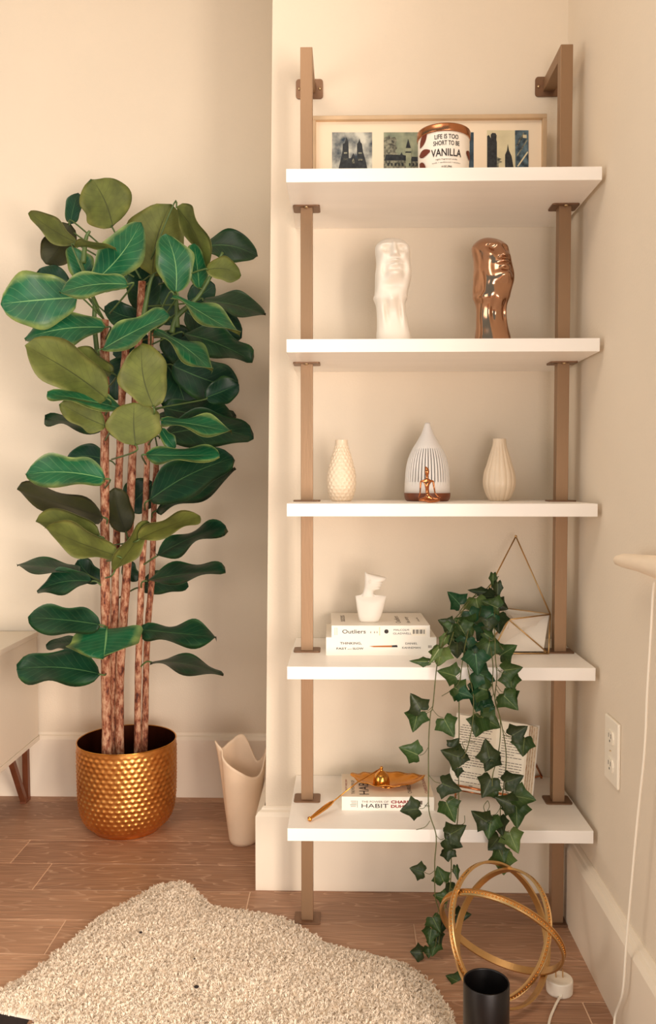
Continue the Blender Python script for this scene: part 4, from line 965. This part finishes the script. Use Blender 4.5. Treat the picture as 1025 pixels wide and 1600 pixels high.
    o = bpy.data.objects.new('leaf', me); link(o, fig)
    return B, a, o
FLV = [
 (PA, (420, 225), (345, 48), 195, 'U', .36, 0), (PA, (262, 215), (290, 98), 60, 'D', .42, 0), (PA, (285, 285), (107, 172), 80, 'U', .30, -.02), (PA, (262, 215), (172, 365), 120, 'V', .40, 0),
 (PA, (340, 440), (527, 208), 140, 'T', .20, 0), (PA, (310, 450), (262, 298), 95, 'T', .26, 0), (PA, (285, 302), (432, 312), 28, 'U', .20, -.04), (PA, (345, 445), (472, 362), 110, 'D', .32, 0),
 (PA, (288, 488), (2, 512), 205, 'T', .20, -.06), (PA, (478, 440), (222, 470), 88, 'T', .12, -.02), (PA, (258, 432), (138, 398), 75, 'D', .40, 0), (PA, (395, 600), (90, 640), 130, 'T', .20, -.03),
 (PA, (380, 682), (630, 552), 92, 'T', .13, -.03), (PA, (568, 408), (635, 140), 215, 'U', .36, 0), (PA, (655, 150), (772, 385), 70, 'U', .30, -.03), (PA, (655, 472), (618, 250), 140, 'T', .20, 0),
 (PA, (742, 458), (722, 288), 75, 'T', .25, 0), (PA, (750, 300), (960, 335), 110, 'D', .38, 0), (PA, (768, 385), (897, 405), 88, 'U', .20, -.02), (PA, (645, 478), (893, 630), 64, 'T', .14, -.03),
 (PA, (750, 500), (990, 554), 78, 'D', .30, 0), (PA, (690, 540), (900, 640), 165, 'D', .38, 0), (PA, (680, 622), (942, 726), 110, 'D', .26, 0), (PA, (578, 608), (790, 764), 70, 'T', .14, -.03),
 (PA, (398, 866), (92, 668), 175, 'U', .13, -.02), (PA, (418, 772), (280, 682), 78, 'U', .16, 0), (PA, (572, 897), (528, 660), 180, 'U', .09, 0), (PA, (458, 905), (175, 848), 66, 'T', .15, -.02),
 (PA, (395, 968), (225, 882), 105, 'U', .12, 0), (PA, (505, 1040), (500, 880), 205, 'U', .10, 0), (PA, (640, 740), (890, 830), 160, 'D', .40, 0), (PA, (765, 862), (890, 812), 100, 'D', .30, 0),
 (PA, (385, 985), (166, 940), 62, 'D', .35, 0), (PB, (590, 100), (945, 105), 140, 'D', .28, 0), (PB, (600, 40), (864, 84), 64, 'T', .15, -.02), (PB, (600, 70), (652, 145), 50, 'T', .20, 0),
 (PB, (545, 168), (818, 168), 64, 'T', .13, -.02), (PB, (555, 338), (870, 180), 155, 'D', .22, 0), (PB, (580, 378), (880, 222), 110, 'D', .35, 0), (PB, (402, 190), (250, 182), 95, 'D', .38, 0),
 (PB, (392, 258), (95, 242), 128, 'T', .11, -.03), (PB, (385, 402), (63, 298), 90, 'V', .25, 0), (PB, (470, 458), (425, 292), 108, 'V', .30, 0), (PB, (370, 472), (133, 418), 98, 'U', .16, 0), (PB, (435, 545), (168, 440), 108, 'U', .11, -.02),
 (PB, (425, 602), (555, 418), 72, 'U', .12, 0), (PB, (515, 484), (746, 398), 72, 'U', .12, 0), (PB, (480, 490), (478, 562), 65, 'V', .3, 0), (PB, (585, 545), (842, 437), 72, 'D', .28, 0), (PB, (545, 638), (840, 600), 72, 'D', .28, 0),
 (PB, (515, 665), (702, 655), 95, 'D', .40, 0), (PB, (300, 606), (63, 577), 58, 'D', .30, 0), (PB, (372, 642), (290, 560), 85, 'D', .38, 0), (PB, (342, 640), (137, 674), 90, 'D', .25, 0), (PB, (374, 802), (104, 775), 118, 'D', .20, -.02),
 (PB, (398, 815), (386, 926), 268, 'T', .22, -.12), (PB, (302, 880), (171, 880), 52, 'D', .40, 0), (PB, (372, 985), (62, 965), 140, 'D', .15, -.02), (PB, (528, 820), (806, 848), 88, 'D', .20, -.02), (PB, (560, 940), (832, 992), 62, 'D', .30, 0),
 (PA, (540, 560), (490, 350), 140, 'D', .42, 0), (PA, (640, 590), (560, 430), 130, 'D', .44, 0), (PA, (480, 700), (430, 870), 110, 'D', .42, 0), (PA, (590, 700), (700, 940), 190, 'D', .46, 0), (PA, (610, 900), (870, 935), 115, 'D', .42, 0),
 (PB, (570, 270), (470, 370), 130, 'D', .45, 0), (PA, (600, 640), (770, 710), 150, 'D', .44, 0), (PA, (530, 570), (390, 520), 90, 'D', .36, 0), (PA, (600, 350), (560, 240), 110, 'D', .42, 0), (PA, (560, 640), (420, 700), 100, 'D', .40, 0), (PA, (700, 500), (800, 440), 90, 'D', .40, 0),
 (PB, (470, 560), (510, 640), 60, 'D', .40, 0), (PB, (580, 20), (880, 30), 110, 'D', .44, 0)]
for i_, (fn, b, t, w_, m, yb, dy) in enumerate(FLV):
    B, a, lo_ = fig_leaf(fn, b, t, w_, m, yb, dy, seed=i_)
    back = B-a*.012; zt2 = max(.3, back.z-.025)
    tr = min(TRK, key=lambda c_: (c_[0](zt2)-V((back.x, back.y, zt2))).length)
    tgt = tr[0](zt2)
    if (tgt-back).length > .16: tgt = back+(tgt-back).normalized()*.16
    tube('petiole', catmull([B+a*.004, back+V((0, 0, -.002)), tgt], 4), .0023, M_stem, lo_, 6)
# ------------------------------------------------------------ white free-form vase on the floor
vc = V((-.462, .243, 0))
rimt = [(0, .27), (35, .215), (60, .205), (95, .268), (130, .255), (160, .245), (178, .270), (195, .262), (225, .235), (270, .208), (305, .190), (335, .20), (350, .245), (360, .27)]
vs_ = []; fs = []; nz, na = 26, 120
for i in range(nz+1):
    t = i/nz
    for k in range(na):
        a = 360*k/na; hr = interp(rimt, a)[0]; z = hr*t
        r = interp([(0, .036), (.012, .0375), (.05, .0425), (.10, .049), (.16, .0555), (.21, .0605), (.28, .066)], z)[0]
        r += .010*exp(-((a-178)/13)**2)*(t**5)-.006*exp(-((a-203)/9)**2)*(t**1.5)+.004*exp(-((a-0 if a < 180 else a-360)/14)**2)*t**6
        if i == 0: r = .034
        vs_.append(V((vc.x+r*cos(R(a)), vc.y+r*sin(R(a)), z+.0005)))
for i in range(nz):
    for k in range(na): fs.append((i*na+k, i*na+(k+1) % na, (i+1)*na+(k+1) % na, (i+1)*na+k))
fs.append(tuple(range(na-1, -1, -1)))
vz = mk('floor_vase', vs_, fs, M_vase, None, True); md = vz.modifiers.new('s', 'SOLIDIFY'); md.thickness = .0035; md.offset = -1
tag(vz, 'blush-white ceramic floor vase with a torn wavy rim beside the wall corner', 'vase')
# ------------------------------------------------------------ console at the left
cb = thing('media_console', 'white low console on V-shaped walnut legs at the left edge', 'cabinet', (-1.35, .3, 0))
xf = -1.118; zt_, zb_ = .508, .176
boxo('cabinet_body', (-1.56, -.62, zb_+.014), (xf-.003, .538, zt_-.016), M_cab, cb, .001)
boxo('top_panel', (-1.57, -.63, zt_-.015), (xf, .541, zt_), M_cab, cb, .0015)
boxo('bottom_panel', (-1.57, -.63, zb_), (xf, .541, zb_+.0135), M_cab, cb, .0015)
def vleg(yc, xx, s_=1):
    A_ = Acc(); n = 4
    top1 = V((xx+.02, yc-.055*s_, zb_)); top2 = V((xx+.02, yc-.160*s_, zb_)); ft1 = V((xx, yc, .006)); ft2 = V((xx, yc-.022*s_, .006))
    for a, b in ((top1, ft1), (top2, ft2)):
        d = (b-a).normalized(); sx = V((.008, 0, 0)); sy = V((0, .0085, 0))
        c_ = [a+sx+sy, a-sx+sy, a-sx-sy, a+sx-sy, b+sx+sy, b-sx+sy, b-sx-sy, b+sx-sy]
        A_.add(c_, [(0, 1, 2, 3), (7, 6, 5, 4), (0, 4, 5, 1), (1, 5, 6, 2), (2, 6, 7, 3), (3, 7, 4, 0)])
    y0, y1 = sorted((ft1.y+.008*s_, ft2.y-.008*s_))
    A_.box((xx-.009, y0, 0), (xx+.009, y1, .009)); A_.obj('leg', M_leg, cb)
vleg(.515, -1.150); vleg(.515, -1.52); vleg(-.60, -1.150, -1); vleg(-.60, -1.52, -1)
# ------------------------------------------------------------ knot sculpture (three rings)
RC = V((.101, -.415, .1245)); RR_ = .117
kn = thing('ring_sculpture', 'openwork sculpture of three interlocking brass rings on the floor below the shelf', 'sculpture', (RC.x, RC.y, 0))
def ring(n_, r, hw=.0066):
    n_ = V(n_).normalized(); a = n_.orthogonal().normalized(); b = n_.cross(a); N_ = 120
    prof = [(-hw, -.0018), (-hw, .0022), (-hw+.0024, .003), (-hw+.0034, .0008), (hw-.0034, .0008), (hw-.0024, .003), (hw, .0022), (hw, -.0018)]
    m = len(prof); vs_ = []; fs = []
    for i in range(N_):
        q_ = 2*pi*i/N_; d = a*cos(q_)+b*sin(q_)
        for (x, h) in prof: vs_.append(RC+d*(r+h)+n_*x)
    for i in range(N_):
        j = (i+1) % N_
        for k in range(m): fs.append((i*m+k, i*m+(k+1) % m, j*m+(k+1) % m, j*m+k))
    ro = mk('ring', vs_, fs, M_brass, kn, False)
    A_ = Acc(); nb = 110
    oc = [V((1, 0, 0)), V((0, 1, 0)), V((-1, 0, 0)), V((0, -1, 0)), V((0, 0, 1)), V((0, 0, -1))]
    for i in range(nb):
        q_ = 2*pi*i/nb; d = a*cos(q_)+b*sin(q_); p_ = RC+d*(r+.0012)
        for sgn in (1,):
            A_.add([p_+e_*.0021 for e_ in oc], [(0, 1, 4), (1, 2, 4), (2, 3, 4), (3, 0, 4), (1, 0, 5), (2, 1, 5), (3, 2, 5), (0, 3, 5)])
    A_.obj('beading', M_goldp, ro, True, 'stuff')
def camn(ux, vy, ratio, flip=1):
    """normal of a circle seen as an ellipse: minor axis direction (ux right, vy up), ratio minor/major"""
    tc = (CAM-RC).normalized(); rt_ = V((0, 0, 1)).cross(tc).normalized(); up_ = tc.cross(rt_)
    m_ = (rt_*ux+up_*vy).normalized(); return m_*sqrt(1-ratio*ratio)+tc*ratio*flip
ring(camn(1, .22, .70), RR_*1.04); ring(camn(1, -.33, .70, -1), RR_*.97); ring(camn(.32, 1, .44, -1), RR_*.99)
# ------------------------------------------------------------ black cylinder, adapter, cords, rail, outlet
yc_ = -.60; ct = aY(760, 1533, yc_); rc_ = 36.5*(yc_-CAM.y)/F
lathe_o = lathe('cylinder_vase', [(rc_-.001, 0), (rc_, .001), (rc_, ct.z-.001), (rc_-.0005, ct.z), (rc_-.002, ct.z), (rc_-.0025, ct.z-.002), (rc_-.0025, .004), (.001, .004)], M_black, None, 64, (ct.x, ct.y, 0))
tag(lathe_o, 'matte black open metal cylinder in front of the brass rings', 'vase')
pc = aZ(874, 1549, 0)
ad_ = thing('power_adapter', 'round white plug adapter lying prongs-up on the floor by the right baseboard', 'adapter', pc)
lathe('body', smooth_prof([(.0225, 0), (.0245, .0015), (.0248, .01), (.0248, .022), (.0240, .0255), (.021, .0265), (.0005, .0266)], 3), M_plast, ad_, 48, pc)
for dx in (-.0065, .0065): boxo('prong', (pc.x+dx-.0006, pc.y-.0005, .0266), (pc.x+dx+.0006, pc.y+.005, .043), M_brass, ad_)
lathe('strain_relief', [(.003, 0), (.0028, .008)], M_plast, ad_, 12, (pc.x-.003, pc.y-.0235, .002))
tube('cord', catmull([V((pc.x-.003, pc.y-.021, .0048)), aZ(866, 1575, .0035), aZ(857, 1605, .0028), V((.14, -.62, .0028)), V((.16, -.8, .0028)), V((.1, -1.0, .0028))], 8), .0024, M_plast, ad_, 8)
XRa = .27
rp = [aX(962, 875.5, XRa), aX(966, 875.5, XRa), aX(975, 876, XRa), aX(1000, 880, XRa), aX(1024, 885, XRa), V((XRa, -.85, .835)), V((XRa, -1.05, .835))]
rl = thing('wooden_rail', 'pale rounded wooden rail end entering from the right edge beside the wall', 'rail', (XRa, -1.0, .8))
tube('rod', rp, [.004, .0085, .0115, .0135, .0165, .019, .019], M_rail, rl, 20)
boxo('bracket', (XRa, -.99, .825), (XR, -.95, .845), M_rail, rl, .002)
wc = [V((XRa+.008, -.75, .822)), aX(1027, 906, .285), aX(1021, 921, .285), aX(1018, 975, .285), aX(1011.5, 1081, .284), aX(1007, 1175, .284), aX(994.5, 1297, .282), aX(979, 1470, .280), aX(973, 1549, .279), aX(960, 1596, .276), V((.25, -.62, .003)), V((.22, -.8, .003)), V((.2, -1.0, .003))]
wc[9].z = max(wc[9].z, .006)
cdd = tube('hanging_cord', catmull(wc, 8), .0021, M_plast, None, 8); tag(cdd, 'thin white cord hanging from the wooden rail down to the floor', 'cord')
ow = thing('wall_outlet', 'white double power outlet plate low on the right wall', 'outlet', (XR, -.375, .46))
ya, yb2, za, zb2 = -.425, -.328, .398, .520
bm = bmesh.new(); box(bm, (XR-.006, ya, za), (XR-.0002, yb2-.02, zb2), .003, 3); bmo('cover_plate', bm, M_plast, ow)
ycn = (ya+yb2-.02)/2
for zz in (.433, .485):
    vs_ = []; m = 24
    for xx_ in (XR-.006, XR-.0085):
        for k in range(m): q_ = 2*pi*k/m; vs_.append(V((xx_, ycn+.017*cos(q_), zz+max(-.0125, min(.0125, .017*sin(q_))))))
    so = mk('socket', vs_, [tuple(range(m, 2*m)), tuple(reversed(range(m)))]+[(k, (k+1) % m, m+(k+1) % m, m+k) for k in range(m)], M_plast, ow)
    A_ = Acc()
    for dy in (-.006, .006): A_.box((XR-.0088, ycn+dy-.001, zz-.001), (XR-.0084, ycn+dy+.001, zz+.007))
    A_.box((XR-.0088, ycn-.002, zz-.009), (XR-.0084, ycn+.002, zz-.005)); A_.obj('slots', M_dark, so)
lathe('screw', [(.003, 0), (.003, .001)], M_screw, ow, 12, (XR-.0062, ycn, .459))
# ------------------------------------------------------------ fluffy rug
rugpx = [(-40, 1566), (0, 1542), (40, 1520), (75, 1495), (110, 1466), (150, 1433), (185, 1412), (215, 1398), (240, 1380), (262, 1376), (290, 1375), (305, 1384), (318, 1402), (335, 1412), (352, 1416), (400, 1422), (435, 1428), (460, 1438), (485, 1453), (505, 1466), (540, 1478), (580, 1486), (625, 1498), (655, 1516), (680, 1538), (700, 1568), (716, 1602)]
out_ = [aZ(x, y, .012) for x, y in rugpx]
out_ = [V((p_.x, p_.y, 0)) for p_ in out_]+[V((.03, -.60, 0)), V((-.05, -.75, 0)), V((-.30, -.86, 0)), V((-.58, -.80, 0)), V((-.70, -.62, 0)), V((-.745, -.50, 0))]
def inside(x, y):
    c_ = False; j = len(out_)-1
    for i in range(len(out_)):
        a, b = out_[i], out_[j]
        if (a.y > y) != (b.y > y) and x < (b.x-a.x)*(y-a.y)/(b.y-a.y)+a.x: c_ = not c_
        j = i
    return c_
def edist(x, y):
    d = 9
    for i in range(len(out_)):
        a, b = out_[i-1], out_[i]; ex, ey = b.x-a.x, b.y-a.y; t = max(0, min(1, ((x-a.x)*ex+(y-a.y)*ey)/(ex*ex+ey*ey+1e-12)))
        d = min(d, sqrt((a.x+ex*t-x)**2+(a.y+ey*t-y)**2))
    return d
rug = thing('fluffy_rug', 'cream shaggy sheepskin-shaped rug across the foreground floor', 'rug', (-.4, -.4, 0))
m = len(out_); bm = bmesh.new()
lo = [bm.verts.new((p_.x, p_.y, .001)) for p_ in out_]; up = [bm.verts.new((p_.x, p_.y, .006)) for p_ in out_]
bm.faces.new(lo); bm.faces.new(up)
for i in range(m): bm.faces.new((lo[i], lo[(i+1) % m], up[(i+1) % m], up[i]))
M_fur = mat('cream_fur', (255, 238, 216), .95, var=.06, scale=40, sheen=.3)
bmo('backing', bm, M_fur, rug)
def hgt(x, y):
    d = edist(x, y); e_ = 1-exp(-d/.035)
    return .008+.013*e_+.003*noise.noise(V((x*12, y*12, 0)))+.0030*noise.noise(V((x*60, y*60, 3)))
g = .0085; hmap = {}
vs_ = []; fs = []; ncl = 0
xs0, xs1 = min(p_.x for p_ in out_), max(p_.x for p_ in out_); ys0, ys1 = max(-.70, min(p_.y for p_ in out_)), max(p_.y for p_ in out_)
y = ys0; rnd = random.Random(3)
while y < ys1:
    x = xs0
    while x < xs1:
        cx_, cy_ = x+rnd.uniform(-.5, .5)*g, y+rnd.uniform(-.5, .5)*g; x += g*.62
        if not inside(cx_, cy_): continue
        h = hgt(cx_, cy_); fd = 2*pi*noise.noise(V((cx_*9, cy_*9, 7)))+rnd.uniform(-.5, .5); fl = .006+.006*rnd.random()
        fd = rnd.uniform(0, 6.28)+.8*noise.noise(V((cx_*9, cy_*9, 7))); fl *= .7; tp_ = V((cx_+cos(fd)*fl, cy_+sin(fd)*fl, h+rnd.uniform(-.0005, .0015)))
        for q_ in range(9):   # blades of one tuft converge
            a0 = rnd.uniform(0, 6.28); r0 = rnd.uniform(.001, .0055); b = V((cx_+cos(a0)*r0, cy_+sin(a0)*r0, max(.002, h-.009))); w_ = .0008
            t2 = tp_+V((rnd.uniform(-.0022, .0022), rnd.uniform(-.0022, .0022), rnd.uniform(-.002, .001))); md_ = b.lerp(t2, .55)+V((rnd.uniform(-.0016, .0016), rnd.uniform(-.0016, .0016), .0035))
            s_ = V((cos(a0+1.57), sin(a0+1.57), 0))*w_; k = len(vs_)
            vs_ += [b-s_, b+s_, md_+s_*.8, md_-s_*.8, t2]; fs += [(k, k+1, k+2, k+3), (k+3, k+2, k+4)]
    y += g*.62
G_ = .006; nx_ = int((xs1-xs0)/G_)+1; ny_ = int((ys1-ys0)/G_)+1; bv = []; bf = []; idx = {}
for iy in range(ny_):
    for ix in range(nx_):
        gx, gy = xs0+ix*G_, ys0+iy*G_
        if inside(gx, gy): idx[ix, iy] = len(bv); bv.append(V((gx, gy, max(.0065, hgt(gx, gy)-.0055+.0012*noise.noise(V((gx*160, gy*160, 1)))))))
for (ix, iy), k in idx.items():
    if (ix+1, iy) in idx and (ix, iy+1) in idx and (ix+1, iy+1) in idx: bf.append((k, idx[ix+1, iy], idx[ix+1, iy+1], idx[ix, iy+1]))
mk('fleece', bv, bf, M_fur, rug, True)
mk('pile', vs_, fs, M_fur, rug, True, 'stuff')
for px_, py_, r_ in ((220, 1453, .0028), (307, 1538, .0034), (304, 1496, .0016)):
    p_ = aZ(px_, py_, .026); v, f = ball((p_.x, p_.y, hgt(p_.x, p_.y)+.001), r_, 1.4, 1, .7); mk('burr', v, f, M_dmat, rug, True)
dk = boxo('dark_sheet', (-1.05, -.78, .0001), (-.755, -.475, .0009), M_dmat); tag(dk, 'thin black item showing under the rug at the bottom left corner', 'mat')  # thin dark sheet lying under the rug's left edge
for o in bpy.data.objects:
    k = o.name.split('.')[0]
    if k == 'paperback_book': o['group'] = 'white paperbacks on the two lowest shelves'
    if k == 'bud_vase': o['group'] = 'cream bottle vases on the third shelf'
    if k == 'head_sculpture': o['group'] = 'abstract heads on the second shelf'
